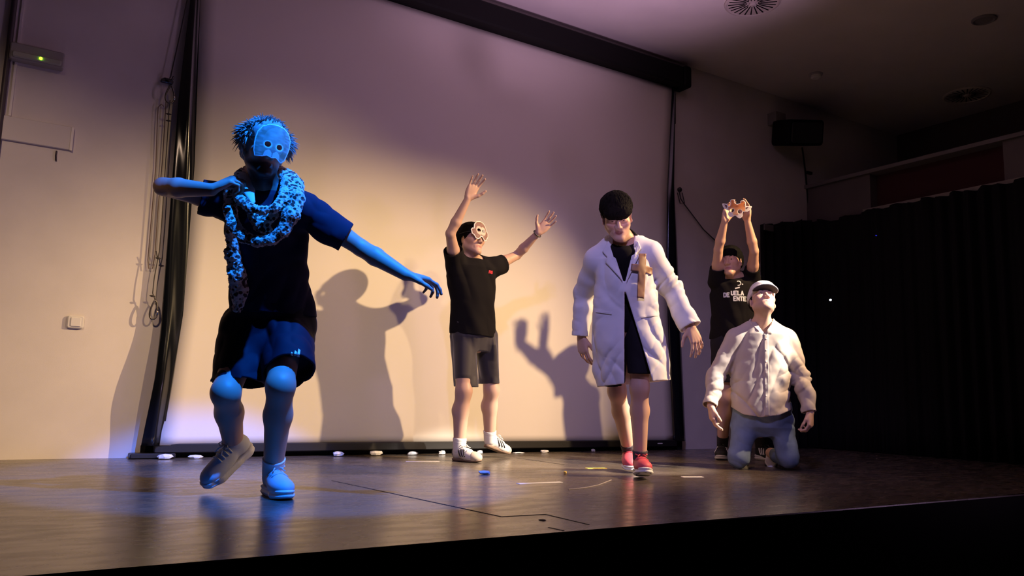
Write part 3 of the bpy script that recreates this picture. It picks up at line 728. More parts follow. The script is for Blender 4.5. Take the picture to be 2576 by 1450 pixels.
class Head:
    def __init__(s, px, py, w, yaw=0, pitch=0, roll=0, scale=1.0):
        s.o = at(px, py, w); s.R = frame_at(s.o, yaw, pitch, roll); s.s = scale
    def P(s, x, y, z): return s.o + s.s * (np.array([x, y, z]) @ s.R)
    def L(s, P): return ((P - s.o.astype(F32)) @ s.R.T.astype(F32)) / F32(s.s)
    lid = 1.0
    def prims(s, neck, neck_r=0.056):
        q = s.s
        E = lambda c, r, k=0.02, sub=False: Ell(s.P(*c), np.array(r) * q, s.R, k, sub)
        C = lambda a, b, ra, rb, k=0.02, sub=False: Cap(s.P(*a), s.P(*b), ra * q, rb * q, k, sub=sub)
        L = [E((0, -.014, .045), (.077, .098, .088)), E((0, .022, -.022), (.062, .068, .082), .03)]
        for x in (-1, 1):
            L += [C((.054 * x, -.004, -.048), (.016 * x, .066, -.100), .020, .017, .03),
                  E((.046 * x, .052, -.016), (.024, .028, .022), .025)]
        L += [E((0, .074, -.101), (.019, .016, .016), .02), C((-.034, .079, .026), (.034, .079, .026), .011, .011, .02)]
        for x in (-1, 1): L.append(E((.033 * x, .100, .006), (.019, .019, .013), .016, True))
        L += [C((0, .086, .016), (0, .106, -.028), .0075, .0110, .012)]
        for x in (-1, 1): L.append(E((.0125 * x, .096, -.034), (.0095, .012, .0085), .008))
        for x in (-1, 1):
            L.append(E((.032 * x, .0745, .006), (.0150, .0150, .0140), .004))
            L.append(E((.032 * x, .0905, .0042), (.0130, .008, .0042 * s.lid), .002, True))
        L += [E((0, .071, -.066), (.030, .013, .021), .015),
              C((-.019, .0800, -.0605), (0, .0830, -.0598), .0030, .0046, .006), C((.019, .0800, -.0605), (0, .0830, -.0598), .0030, .0046, .006), C((-.015, .0810, -.0712), (.015, .0810, -.0712), .0048, .0048, .006),
              C((-.023, .0870, -.0655), (.023, .0870, -.0655), .0020, .0020, .004, True)]
        for x in (-1, 1):
            a = s.P(.080 * x, -.010, -.006); R = np.array([unit(s.R[0] * 0.9 + s.R[1] * 0.45 * x * -1), unit(s.R[1] * 0.9 + s.R[0] * 0.45 * x), s.R[2]])
            L.append(Ell(a, np.array([.009, .020, .032]) * q, R, .008))
            L.append(Ell(s.P(.0875 * x, -.004, -.002), np.array([.007, .012, .019]) * q, R, .006, True))
        L.append(Cap(s.P(0, -.022, -.055), neck, neck_r * q, neck_r * 1.06 * q, .03))
        L.append(Cap(s.P(0, .030, -.105), np.asarray(neck) + s.R[1] * .035, .018 * q, .020 * q, .03))
        return L
    def tint(s, P, base, beard=None, lips=(0.42, 0.16, 0.15)):
        l = s.L(P); c = np.tile(np.asarray(base, F32), (len(P), 1))
        near = (np.abs(l) < 0.2).all(1)
        def mixin(mask, colr):
            m = np.clip(mask, 0, 1)[:, None] * near[:, None]; c[:] = c * (1 - m) + np.asarray(colr, F32) * m
        cheeks = np.exp(-((np.abs(l[:, 0]) - .042) ** 2 + (l[:, 2] + .02) ** 2) / .0006) * (l[:, 1] > 0.02) * .35
        mixin(cheeks, np.array(base) * np.array([1.05, .78, .75]))
        if beard:
            b = np.clip((-.048 - l[:, 2]) / .02, 0, 1) * np.clip((l[:, 1] + .03) / .03, 0, 1) * np.clip((l[:, 2] + .175) / .045, 0, 1)
            mixin(b * beard[1], beard[0])
        lip = np.clip(1.4 - np.sqrt((l[:, 0] / .021) ** 2 + ((l[:, 2] + .066) / .0085) ** 2), 0, .3) / .3 * (l[:, 1] > .08)
        mixin(lip, lips)
        return c
    def face_parts(s, parent, brow=(0.02, 0.014, 0.01), iris=(0.06, 0.03, 0.015), look=(0, 0)):
        for x in (-1, 1):
            c = s.P(.032 * x, .0745, .006); n = 18; V = []; F = []; fm = []
            d = unit(s.R[1] + s.R[0] * look[0] + s.R[2] * look[1]); u = unit(np.cross(d, s.R[2])); v = np.cross(u, d)
            th = [0, .22, .42, .62, .85, 1.2, 1.7, 2.3, math.pi]
            for t in th:
                for k in range(n):
                    a = 2 * math.pi * k / n
                    V.append(c + s.s * .0128 * (math.cos(t) * d + math.sin(t) * (math.cos(a) * u + math.sin(a) * v)))
            for i in range(len(th) - 1):
                for k in range(n):
                    l = (k + 1) % n; F.append((i * n + k, (i + 1) * n + k, (i + 1) * n + l, i * n + l)); fm.append(2 if i < 1 else 1 if i < 3 else 0)
            mesh_obj('eye', V, F, None, parent, True, mats=[mat('eye_white', (0.45, 0.41, 0.38), 0.3), mat('iris_brown', iris, 0.2), mat('pupil_black', (0.004, 0.004, 0.004), 0.15)], fmat=fm)
            b = MB(); b.tube([s.P(x * a, y, z) for a, y, z in ((.014, .0905, .0265), (.024, .0915, .0305), (.036, .087, .0315), (.047, .078, .0265))], [.0022, .0038, .0036, .0015], 8)
            b.build('eyebrow', mat('brow_hair', brow, 0.8), parent, smooth=True)

def hand_prims(wr, fd, pn, side, s=1.0, curl=(.25, .25, .3, .35), spread=.12, thumb=(.7, .2), each=None):
    """fd: finger direction, pn: palm facing, side: +1 right hand, -1 left hand."""
    fd = unit(fd); pn = unit(np.asarray(pn) - fd * (fd @ np.asarray(pn))); td = side * np.cross(fd, pn); wr = np.asarray(wr, float)
    L = [Ell(wr + s * (fd * .052), np.array([.040, .054, .0145]) * s, np.array([td, fd, pn]), .012)]
    mcp = [(.094, .030), (.098, .0105), (.094, -.010), (.084, -.0295)]
    seg = [(.043, .027, .021), (.047, .030, .022), (.044, .028, .022), (.034, .021, .020)]
    fr = [.0088, .0090, .0086, .0076]
    for j in range(4):
        m = wr + s * (fd * mcp[j][0] + td * mcp[j][1])
        L.append(Cap(wr + s * (fd * .012 + td * mcp[j][1] * .45), m, .0165 * s, .0118 * s, .010))
        sp = spread * (1.0, .3, -.4, -1.15)[j]
        c = curl[j]; a = 0.0; p = m; r = fr[j] * s
        base = unit(fd + td * sp)
        for i, ln in enumerate(seg[j]):
            a += c * (0.75, 1.0, 0.7)[i]
            dr = unit(math.cos(a) * base + math.sin(a) * pn)
            q = p + dr * ln * s
            L.append(Cap(p, q, r, r * .92, .005)); p = q; r *= .92
    t0 = wr + s * (fd * .020 + td * .022 + pn * .004)
    ab, cu = thumb
    d1 = unit(fd * math.cos(ab) + td * math.sin(ab) + pn * .30); t1 = t0 + d1 * .046 * s
    d2 = unit(fd * math.cos(ab * .75 - cu * .3) + td * math.sin(ab * .75 - cu * .3) + pn * (.25 + cu * .6)); t2 = t1 + d2 * .034 * s
    d3 = unit(fd * math.cos(ab * .6 - cu * .8) + td * math.sin(ab * .6 - cu * .8) + pn * (.2 + cu)); t3 = t2 + d3 * .026 * s
    L += [Cap(t0, t1, .0165 * s, .0125 * s, .012), Cap(t1, t2, .0108 * s, .0100 * s, .006), Cap(t2, t3, .0098 * s, .0078 * s, .005)]
    return L

def arm_prims(sh, el, wr, s=1.0, k=.03):
    sh, el, wr = map(np.asarray, (sh, el, wr)); m = el + (wr - el) * .32
    return [Cap(sh, sh + (el - sh) * .5, .054 * s, .049 * s, k), Cap(sh + (el - sh) * .5, el, .048 * s, .0375 * s, .012), Cap(el, m, .0375 * s, .0410 * s, .012), Cap(m, wr, .0410 * s, .0265 * s, .012)]
def leg_prims(hip, kn, an, front, s=1.0):
    hip, kn, an = map(np.asarray, (hip, kn, an)); f = unit(front); m = kn + (an - kn) * .33 - f * .022
    return [Cap(hip, kn, .085 * s, .054 * s, .03), Ell(kn + f * .012, np.array([.050, .050, .056]) * s, None, .03), Cap(kn, m, .050 * s, .056 * s, .03), Cap(m, an, .055 * s, .034 * s, .03), Cap(kn + f * .01, an + f * .004, .040 * s, .030 * s, .03)]
def torso_prims(neck, shR, shL, hipR, hipL, front):
    neck, shR, shL, hipR, hipL = map(np.asarray, (neck, shR, shL, hipR, hipL))
    pel = (hipR + hipL) / 2; up = unit(neck - pel); ac = unit(shL - shR); fr = unit(np.cross(up, ac)); fr = fr if fr @ np.asarray(front) > 0 else -fr; ac = np.cross(fr, up)
    R = np.array([ac, fr, up]); H = np.linalg.norm(neck - pel)
    L = [Ell(pel + up * H * .66, (.150, .105, .21), R, .05), Ell(pel + up * H * .30, (.130, .098, .18), R, .05), Ell(pel + up * .02, (.155, .110, .13), R, .05)]
    for sh in (shR, shL): L += [Cap(neck + up * .02, sh, .045, .055, .04), Cap(pel + up * H * .7, sh - up * .02, .10, .05, .04)]
    return L

def garment(name, prims, m, parent, cell=.005, openings=(), cuts=(), disp=None, t=.010, cover=None, off=.007, it=1, extra=None, k_cover=.01):
    """Cloth: prims (plus the covered body) puffed with folds, cut at the openings (point, outward normal, radius, hollow depth)."""
    base = field(prims); cov = field(cover) if cover else None
    ops = [(np.asarray(p, float).astype(F32), unit(n).astype(F32), R, dep) for p, n, R, dep in openings]
    cut = field(cuts) if cuts else None
    def fn(P, c=None, r=0):
        D = base(P, c, r)
        if disp is not None: D = D + disp(P)
        if cov is not None: D = smin(D, cov(P, c, r) - F32(off), k_cover)
        if extra is not None: D = extra(P, D, c, r)
        cav = None
        for p, n, R, dep in ops:
            q = P - p; pl = q @ n; rr = np.sqrt((q * q).sum(1)) - F32(R)
            cv = np.maximum(np.maximum(-(pl + F32(dep)), rr), D + F32(t))
            cav = cv if cav is None else np.minimum(cav, cv)
        for p, n, R, dep in ops:
            q = P - p; pl = q @ n; rr = np.sqrt((q * q).sum(1)) - F32(R)
            D = np.maximum(D, -np.maximum(-pl, rr))
        if cav is not None: D = np.maximum(D, -cav)
        if cut is not None: D = np.maximum(D, -cut(P, c, r))
        return D
    lo, hi = bounds(list(prims) + list(cover or ()), .03)
    o = sdf_obj(name, fn, lo, hi, cell, m, parent, it=it)
    return o, fn
def sil(st, w, F, depth, k=.03, pw=2.0, axz=None):
    """Loft from silhouette rows (pixel left, pixel right, pixel y[, depth[, dw]]) for a figure with axes F."""
    out = []
    for row in st:
        xl, xr, y = row[:3]; b = row[3] if len(row) > 3 and row[3] else depth; dw = row[4] if len(row) > 4 else 0
        c = at((xl + xr) / 2, y, w + dw); half = (xr - xl) / 2 * (w + dw) / FPX
        view = unit(c - CAM); rt = unit(np.cross(view, [0, 0, 1])); cs, sn = abs(F[0] @ rt), abs(F[1] @ rt)
        a = math.sqrt(max(half * half - (b * sn) ** 2, (half * .55) ** 2)) / max(cs, .3)
        out.append((c, a, b))
    z = np.array([0, 0, 1.0]) if axz is None else unit(axz)
    X = F[0] - z * (F[0] @ z); Y = np.cross(z, unit(X))
    return Loft(out, (X, Y, z), k, pw=pw)

class Foot:
    """Shoe frame: toe direction and up, at the heel point on the sole."""
    def __init__(s, heel, toe, up=(0, 0, 1), width_axis=None):
        s.h = np.asarray(heel, float); s.x = unit(np.asarray(toe) - s.h); z = np.asarray(up, float); s.z = unit(z - s.x * (s.x @ z)); s.y = np.cross(s.z, s.x); s.R = np.array([s.x, s.y, s.z])
        s.len = np.linalg.norm(np.asarray(toe) - s.h)
    def P(s, x, y, z): return s.h + s.k * (x * s.x + y * s.y + z * s.z)
    k = 1.0
def shoe(ft, parent, upper_m, sole_m, lace_m, length=.285, sole_h=.028, chunky=False, stripes=None, stripe_side=(1, -1), collar=None, ankle=None, cell=.004, toe_m=None, heel_m=None, label=None):
    ft.k = length / .285; q = ft.k; P = ft.P; R = ft.R
    E = lambda c, r, k=.02, sub=False: Ell(P(*c), np.array(r) * q, R, k, sub)
    h = sole_h
    U = [E((.045, 0, h + .030), (.046, .034, .050)), Cap(P(.060, 0, h + .045), P(.150, 0, h + .030), .036 * q, .034 * q, .03, flat=(ft.y, .95)),
         Cap(P(.120, 0, h + .030), P(.225, 0, h + .012), .036 * q, .030 * q, .03, flat=(ft.z, .85)), E((.215, 0, h + .012), (.058, .044, .030), .03), E((.170, 0, h + .012), (.07, .043, .030), .03), E((.06, 0, h + .05), (.040, .034, .050), .02),
         E((.055, 0, h + .105), (.034, .027, .040), .006, True), Half(P(0, 0, h), ft.z, 0, True)]
    top = field(U)
    # keep what lies above the sole
    def ufn(Q, c=None, r=0):
        d = field(U[:-1])(Q, c, r); pl = (Q - P(0, 0, h * .55).astype(F32)) @ ft.z.astype(F32)
        return np.maximum(d, -pl)
    pc = P(.13, 0, .06); lo, hi = pc - .2 * q, pc + .2 * q
    sh = sdf_obj('shoe', ufn, lo, hi, cell, upper_m, parent)
    if label: sh['label'] = label
    hull = [(.040, 0, .036), (.110, .004, .035), (.200, 0, .046), (.240, 0, .036)]
    def sfn(Q, c=None, r=0):
        l = (Q - ft.h.astype(F32)) @ R.T.astype(F32) / F32(q)
        d = np.full(len(Q), 9., F32)
        for (x0, y0, r0), (x1, y1, r1) in zip(hull[:-1], hull[1:]):
            t = np.clip((l[:, 0] - x0) / (x1 - x0), 0, 1)
            d = smin(d, np.sqrt((l[:, 0] - (x0 + (x1 - x0) * t)) ** 2 + (l[:, 1] - y0) ** 2) - (r0 + (r1 - r0) * t), F32(.01))
        ztop = F32(h) + (F32(.012) * np.clip((.10 - l[:, 0]) / .1, 0, 1) + F32(.010) * np.clip((l[:, 0] - .2) / .08, 0, 1) if chunky else 0)
        zbot = F32(.018) * np.clip((l[:, 0] - .19) / .1, 0, 1) ** 2 + (F32(.010) * np.clip((.04 - l[:, 0]) / .05, 0, 1) ** 2 if chunky else 0)
        if chunky: d = d - F32(.004) + F32(.003) * np.sin(l[:, 2] * 300)
        v = np.maximum(l[:, 2] - ztop, zbot - l[:, 2])
        return np.maximum(smax(d, v, F32(.010)), -9) * F32(q)
    sdf_obj('sole', sfn, lo, hi, cell, sole_m, sh)
    ff = field(U[:-1])
    def onto(x, y0, side, lift=.0015):
        """Surface point at height-angle y0 around the section at x: marches from outside to the upper."""
        a = math.radians(y0); d = side * math.cos(a) * ft.y + math.sin(a) * ft.z
        p = P(x, 0, h + .012) + d * .12 * q
        for _ in range(40):
            v = float(ff(p[None].astype(F32))[0])
            p = p - d * max(v * .8, -.01)
            if abs(v) < .0004: break
        return p + d * lift
    if stripes:
        for sd in stripe_side:
            for i in range(3):
                x0 = stripes[1] + i * stripes[2]; b = MB()
                pts = [onto(x0 + .030 * (1 - t) * -1 + .02 * t * 0, 5 + 55 * t, sd, .001) for t in (0, .25, .5, .75, 1)]
                pts = [onto(x0 - .034 * t, 2 + 58 * t, sd, .0005) for t in (0, .2, .4, .6, .8, 1)]
                b.tube(pts, .0055 * q, 6); b.build('stripe', stripes[0], sh, smooth=True)
    if lace_m is not None:
        b = MB()
        for i, x in enumerate((.105, .125, .145, .165)):
            b.tube([onto(x, a, 1 if a <= 90 else -1) if a <= 90 else onto(x, 180 - a, -1) for a in (48, 70, 90, 110, 132)], .0036 * q, 6)
        c0 = onto(.100, 90, 1, .006)
        for sd in (1, -1):
            b.tube([c0, c0 + sd * ft.y * .02 * q + ft.z * .012 * q, c0 + sd * ft.y * .036 * q + ft.z * .004 * q + ft.x * .012, c0 + sd * ft.y * .024 * q - ft.z * .002 * q + ft.x * .018 * q, c0], .003 * q, 6)
            b.tube([c0, c0 + sd * ft.y * .014 * q + ft.x * .03 * q, c0 + sd * ft.y * .026 * q + ft.x * .05 * q - ft.z * .012 * q], .0028 * q, 6)
        b.build('lace', lace_m, sh, smooth=True)
    for mm, cx, nm in ((toe_m, .238, 'toe_cap'), (heel_m, .022, 'heel_tab')):
        if mm is None: continue
        def tfn(Q, c=None, r=0, cx=cx):
            l = (Q - ft.h.astype(F32)) @ R.T.astype(F32) / F32(q)
            reg = (F32(.205) - l[:, 0] + 6 * l[:, 1] ** 2) if cx > .1 else np.maximum(l[:, 0] - F32(.026), np.abs(l[:, 2] - .07) - F32(.03))
            return np.maximum(np.maximum(ufn(Q, c, r) - F32(.0018), -(ufn(Q, c, r) + F32(.003))), reg * F32(q))
        sdf_obj(nm, tfn, lo, hi, .0028, mm, sh)
    return sh
def sock(parent, an, kn, m, h0=-.02, h1=.085, r=1.0, prims=None):
    an, kn = np.asarray(an), np.asarray(kn); u = unit(kn - an); fl = field(prims)
    def fn(P, c=None, rr=0):
        x = (P - an.astype(F32)) @ u.astype(F32); d = fl(P, c, rr) - F32(.005) + F32(.0012) * np.sin(x * 420) * (x > h1 - .03)
        return np.maximum(np.maximum(d, x - F32(h1)), F32(h0) - x) if True else d
    c = an + u * (h0 + h1) / 2
    return sdf_obj('sock', fn, c - .13, c + .13, .004, m, parent)
def march(fn, p, d, far=.35, eps=.0004):
    """First hit of fn = 0 from points p (n,3) along direction d."""
    p = np.array(p, float); t = np.zeros(len(p)); d = unit(d)
    for _ in range(120):
        v = fn((p + t[:, None] * d).astype(F32)).astype(float)
        t = t + np.clip(v * .6, -.004, .02)
    return p + t[:, None] * d
def decal(name, polys, org, ax, fn, m, parent, lift=.0010, th=.0006, step=.006, smooth=False):
    """Thin sheets with outlines polys (u, v in metres; ax = u, v, outward) laid on the cloth surface fn."""
    import mathutils.geometry as mg
    bm_V = []; bm_F = []
    for poly in polys:
        poly = np.asarray(poly, float); n = len(poly)
        pts = []
        for i in range(n):
            a, b = poly[i], poly[(i + 1) % n]; k = max(1, int(np.linalg.norm(b - a) / step))
            for j in range(k): pts.append(a + (b - a) * j / k)
        ring = len(pts); lo, hi = poly.min(0), poly.max(0)
        gx, gy = np.meshgrid(np.arange(lo[0] + step / 2, hi[0], step), np.arange(lo[1] + step / 2, hi[1], step)); g = np.stack([gx.ravel(), gy.ravel()], 1)
        if len(g): g = g[poly2(g.astype(F32), poly) < -step * .45]
        allp = pts + [q for q in g]
        vs, es, fs = mg.delaunay_2d_cdt([Vector(p) for p in allp], [(i, (i + 1) % ring) for i in range(ring)], [list(range(ring))], 1, 1e-6)[:3]
        vs = np.array([(v.x, v.y) for v in vs]); fs = [tuple(f) for f in fs]
        W = org + vs[:, :1] * ax[0] + vs[:, 1:] * ax[1] + np.asarray(ax[2]) * .16
        H = march(fn, W, -np.asarray(ax[2])); o = len(bm_V); m_ = len(vs)
        bm_V += list(H + np.asarray(ax[2]) * (lift + th)) + list(H + np.asarray(ax[2]) * (lift - th))
        def ccw(f):
            a, b, c = vs[f[0]], vs[f[1]], vs[f[2]]; return f if (b[0] - a[0]) * (c[1] - a[1]) - (b[1] - a[1]) * (c[0] - a[0]) > 0 else tuple(reversed(f))
        ed = {}
        for f in fs:
            f = ccw(f); bm_F.append(tuple(o + i for i in f)); bm_F.append(tuple(o + m_ + i for i in reversed(f)))
            for i in range(len(f)): ed[(f[i], f[(i + 1) % len(f)])] = 1
        for a, b in ed:
            if (b, a) not in ed: bm_F.append((o + a, o + m_ + a, o + m_ + b, o + b))
    return mesh_obj(name, bm_V, bm_F, m, parent, smooth=smooth)
GLYPH = {  # strokes on a 0-4 by 0-6 grid
    'D': [[(0, 0), (0, 6), (2.6, 6), (4, 4.6), (4, 1.4), (2.6, 0), (0, 0)]], 'E': [[(4, 6), (0, 6), (0, 0), (4, 0)], [(0, 3), (3.2, 3)]],
    'U': [[(0, 6), (0, 1.2), (1.2, 0), (2.8, 0), (4, 1.2), (4, 6)]], 'L': [[(0, 6), (0, 0), (4, 0)]], 'A': [[(0, 0), (2, 6), (4, 0)], [(.8, 2.2), (3.2, 2.2)]],
    'N': [[(0, 0), (0, 6), (4, 0), (4, 6)]], 'T': [[(0, 6), (4, 6)], [(2, 6), (2, 0)]], 'C': [[(4, 4.8), (2.8, 6), (1.2, 6), (0, 4.8), (0, 1.2), (1.2, 0), (2.8, 0), (4, 1.2)]],
    'n': [[(0, 0), (0, 4)], [(0, 3), (1.2, 4), (2.6, 4), (3.4, 3), (3.4, 0)]], 'o': [[(.2, 1), (.2, 3), (1.2, 4), (2.8, 4), (3.8, 3), (3.8, 1), (2.8, 0), (1.2, 0), (.2, 1)]], 'c': [[(3.6, 3.4), (2.6, 4), (1.2, 4), (.2, 3), (.2, 1), (1.2, 0), (2.6, 0), (3.6, .6)]], 'i': [[(.5, 0), (.5, 4)]],
    'S': [[(4, 5), (3, 6), (1, 6), (0, 5), (0, 4), (1, 3), (3, 3), (4, 2), (4, 1), (3, 0), (1, 0), (0, 1)]], 'M': [[(0, 0), (0, 6), (2, 2.5), (4, 6), (4, 0)]]}
def text_polys(s, h, wd, u0=0.0, v0=0.0, gap=.35, slant=0.0):
    """Letter strokes as thin rectangles; h = cap height, wd = stroke width."""
    out = []; u = u0; g = h / 6
    for ch in s:
        if ch == ' ': u += 4 * g; continue
        for st in GLYPH[ch]:
            for a, b in zip(st[:-1], st[1:]):
                A = np.array([u + a[0] * g * .8 + slant * a[1] * g, v0 + a[1] * g]); Bq = np.array([u + b[0] * g * .8 + slant * b[1] * g, v0 + b[1] * g]); t = unit(Bq - A); nn = np.array([-t[1], t[0]]) * wd / 2; e = t * wd * .35
                out.append([A - nn - e, Bq - nn + e, Bq + nn + e, A + nn - e])
        u += 4 * g * .8 + gap * h
    return out
def skin_body(name_root, prims, parent, m, cell, tint, extra_bounds=0.0):
    lo, hi = bounds(prims, .02)
    return sdf_obj('body', field(prims), lo, hi, cell, m, parent, col=tint)
def lay_locks(hd, c, rad, n, seed, crown=(0, -.04, .10), keep=lambda d: True, ln=(.025, .045), r0=.0030, jit=.35, lift=(0, .15), sink=.002):
    """Tapered locks that follow the curve of the head away from the crown; lift lets the tips stand off."""
    rng = random.Random(seed); out = []; cr = np.array(crown); c = np.array(c); rad = np.array(rad)
    while len(out) < n:
        d = unit([rng.gauss(0, 1) for _ in range(3)])
        if not keep(d): continue
        p = c + d * rad; t = p - cr; nn = unit(d / rad); t = unit(unit(t - nn * (t @ nn)) + np.array([rng.uniform(-jit, jit) for _ in range(3)]))
        L_ = rng.uniform(*ln); lf = rng.uniform(*lift); pts = []
        for k in range(4):
            q = d * rad + t * (L_ * k / 3); q = q / np.linalg.norm(q / rad)
            pts.append(hd.P(*(c + q + unit(q / rad ** 2) * (-sink + lf * L_ * (k / 3) ** 1.5))))
        out.append((pts, r0 * rng.uniform(.7, 1.2)))
    return out
def hair_obj(head, prims, parent, m, amp=.006, fr=(95, 95, 28), seed=1, cell=.004, locks=None, name='hair'):
    f = field(prims)
    def fn(P, c=None, r=0):
        l = head.L(P)
        return f(P, c, r) - F32(amp) * (ridges(l, fr, seed) * F32(.6) + vnoise(l, 38, seed + 5) * F32(.6))
    lo, hi = bounds(prims, .04)
    V, Q = surface(fn, lo, hi, cell); V = relax(V, Q, 1)
    if locks:
        rng = random.Random(seed); mb = MB(); n0 = len(V)
        for pts, r0 in locks: mb.tube(pts, [r0, r0, r0 * .7, r0 * .15], 5)
        Q = [tuple(map(int, q)) for q in Q] + [tuple(i + n0 for i in f_) for f_ in mb.F]; V = np.concatenate([V, np.array(mb.V)])
    return mesh_obj(name, V, Q, m, parent, smooth=True)
M_skin = mat('skin', (0.5, 0.3, 0.22), 0.48, spec=0.4, vcol=True, bump=(350, 0.05, 0.001))
SKIN_A = (0.54, 0.33, 0.24)
def paper_mask(hd, rt, out, y0, zc, ex, er, ez, kind, cell=.0018, tilt=.12, bend=3.2, name='mask'):
    """Bent paper mask on a head: outline in (x, z), eye holes, printed colours."""
    def uv(P):
        l = hd.L(P); return l, np.stack([l[:, 0], l[:, 2] - F32(zc)], 1)
    def eyes(q): return np.minimum(np.hypot(q[:, 0] - ex, (q[:, 1] - ez) * 1.1), np.hypot(q[:, 0] + ex, (q[:, 1] - ez) * 1.1)) - F32(er)
    def fn(P, c=None, r=0):
        l, q = uv(P); g = F32(y0) + F32(.014) - F32(bend) * q[:, 0] ** 2 - F32(tilt) * q[:, 1] - F32(1.1) * q[:, 1] ** 2
        d = np.abs(l[:, 1] - g) * F32(.85) - F32(.0014)
        return np.maximum(np.maximum(d, poly2(q, out)), -eyes(q)) * F32(hd.s)
    def col(P):
        l, q = uv(P); e = poly2(q, out); ey = eyes(q); n1 = vnoise(np.stack([q[:, 0] * 60, q[:, 1] * 160, q[:, 0] * 0], 1), 1, 4); n2 = vnoise(np.stack([q[:, 0], q[:, 1], q[:, 0] * 0], 1), 55, 9)
        c = np.zeros((len(P), 3), F32)
        if kind == 'monkey':
            c[:] = (0.20, 0.10, 0.085); c += n1[:, None] * .03
            inner = np.hypot((np.abs(q[:, 0]) - .020) / .026, (q[:, 1] - .010) / .034) < 1; c[inner | ((np.abs(q[:, 0]) < .014) & (q[:, 1] < .03) & (q[:, 1] > -.05))] = (0.62, 0.42, 0.34)
            c[(np.abs(ey) < .004)] = (0.80, 0.66, 0.58); c[ey < .0015] = (.25, .14, .11)
            c[(np.abs(q[:, 0]) < .010) & (q[:, 1] < -.022)] = (.10, .05, .05)
            c[e > -.006] = (0.85, 0.78, 0.72)
        elif kind == 'lion':
            c[:] = (0.26, 0.21, 0.15); c += n2[:, None] * .06 + np.clip(n1, 0, 1)[:, None] * .16
            face = np.hypot(q[:, 0] / .048, (q[:, 1] - .004) / .065) < 1; c[face] = (0.34, 0.28, 0.21); c[face] += n2[face][:, None] * .06 + n1[face][:, None] * .03
            c[ey < .008] = (0.46, 0.41, 0.34)
            muz = np.hypot((np.abs(q[:, 0]) - .016) / .019, (q[:, 1] + .058) / .026) < 1; c[muz] = (0.60, 0.55, 0.48)
            c[(np.abs(q[:, 0]) < .016 - (-.028 - q[:, 1]) * .9) & (q[:, 1] < -.028) & (q[:, 1] > -.046)] = (0.28, 0.20, 0.18)
            c[(np.abs(q[:, 0]) < .0016) & (q[:, 1] < -.04)] = (.16, .12, .10)
            c[np.abs(ey - .0015) < .003] = (0.85, 0.82, 0.78)
            c[e > -.0045] = (0.88, 0.86, 0.84)
        return c
    lo = hd.o - .17; hi = hd.o + .17
    mk = sdf_obj(name, fn, lo, hi, cell, mat('printed_paper', (0.5, 0.5, 0.5), 0.65, vcol=True), rt, col=col, it=0)
    mk['label'] = {'monkey': 'brown animal face mask with pale rim pushed up on the forehead', 'lion': 'printed lion face mask with round eye holes'}[kind]
    b = MB(); pts = [hd.P(.088 * math.sin(a), -.02 - .105 * -math.cos(a) * -1 if False else -.018 + .118 * math.cos(a), .040 + .004 * math.cos(a)) for a in np.linspace(.75, 2 * math.pi - .75, 40)]
    b.tube([p + (p - hd.P(0, -.018, .04)) * .06 for p in pts], .0022, 6); b.build('elastic_band', mat('elastic_dark', (0.03, 0.03, 0.03), .7), mk, smooth=True)
    return mk
# ================================================================== masked dancer lit blue, front left
def leopard():
    m = bpy.data.materials.new('leopard_plush'); m.use_nodes = True
    nt = m.node_tree; L = nt.links; b = nt.nodes['Principled BSDF']; tc = nt.nodes.new('ShaderNodeTexCoord')
    n = nt.nodes.new('ShaderNodeTexNoise'); n.inputs['Scale'].default_value = 30
    mx = nt.nodes.new('ShaderNodeVectorMath'); mx.operation = 'MULTIPLY_ADD'; mx.inputs[1].default_value = (.014, .014, .014)
    L.new(tc.outputs['Object'], n.inputs['Vector']); L.new(n.outputs['Color'], mx.inputs[0]); L.new(tc.outputs['Object'], mx.inputs[2])
    v = nt.nodes.new('ShaderNodeTexVoronoi'); v.inputs['Scale'].default_value = 52; L.new(mx.outputs[0], v.inputs['Vector'])
    r = nt.nodes.new('ShaderNodeValToRGB'); r.color_ramp.elements[0].position = .40; r.color_ramp.elements[0].color = (.06, .022, .014, 1); r.color_ramp.elements[1].position = .48; r.color_ramp.elements[1].color = (.70, .56, .44, 1)
    L.new(v.outputs['Distance'], r.inputs['Fac']); L.new(r.outputs['Color'], b.inputs['Base Color'])
    b.inputs['Roughness'].default_value = .9; b.inputs['Sheen Weight'].default_value = .6; b.inputs['Specular IOR Level'].default_value = .1
    f = nt.nodes.new('ShaderNodeTexNoise'); f.inputs['Scale'].default_value = 260; bp = nt.nodes.new('ShaderNodeBump'); bp.inputs['Strength'].default_value = .5; bp.inputs['Distance'].default_value = .004
    L.new(tc.outputs['Object'], f.inputs['Vector']); L.new(f.outputs['Fac'], bp.inputs['Height']); L.new(bp.outputs['Normal'], b.inputs['Normal'])
    return m
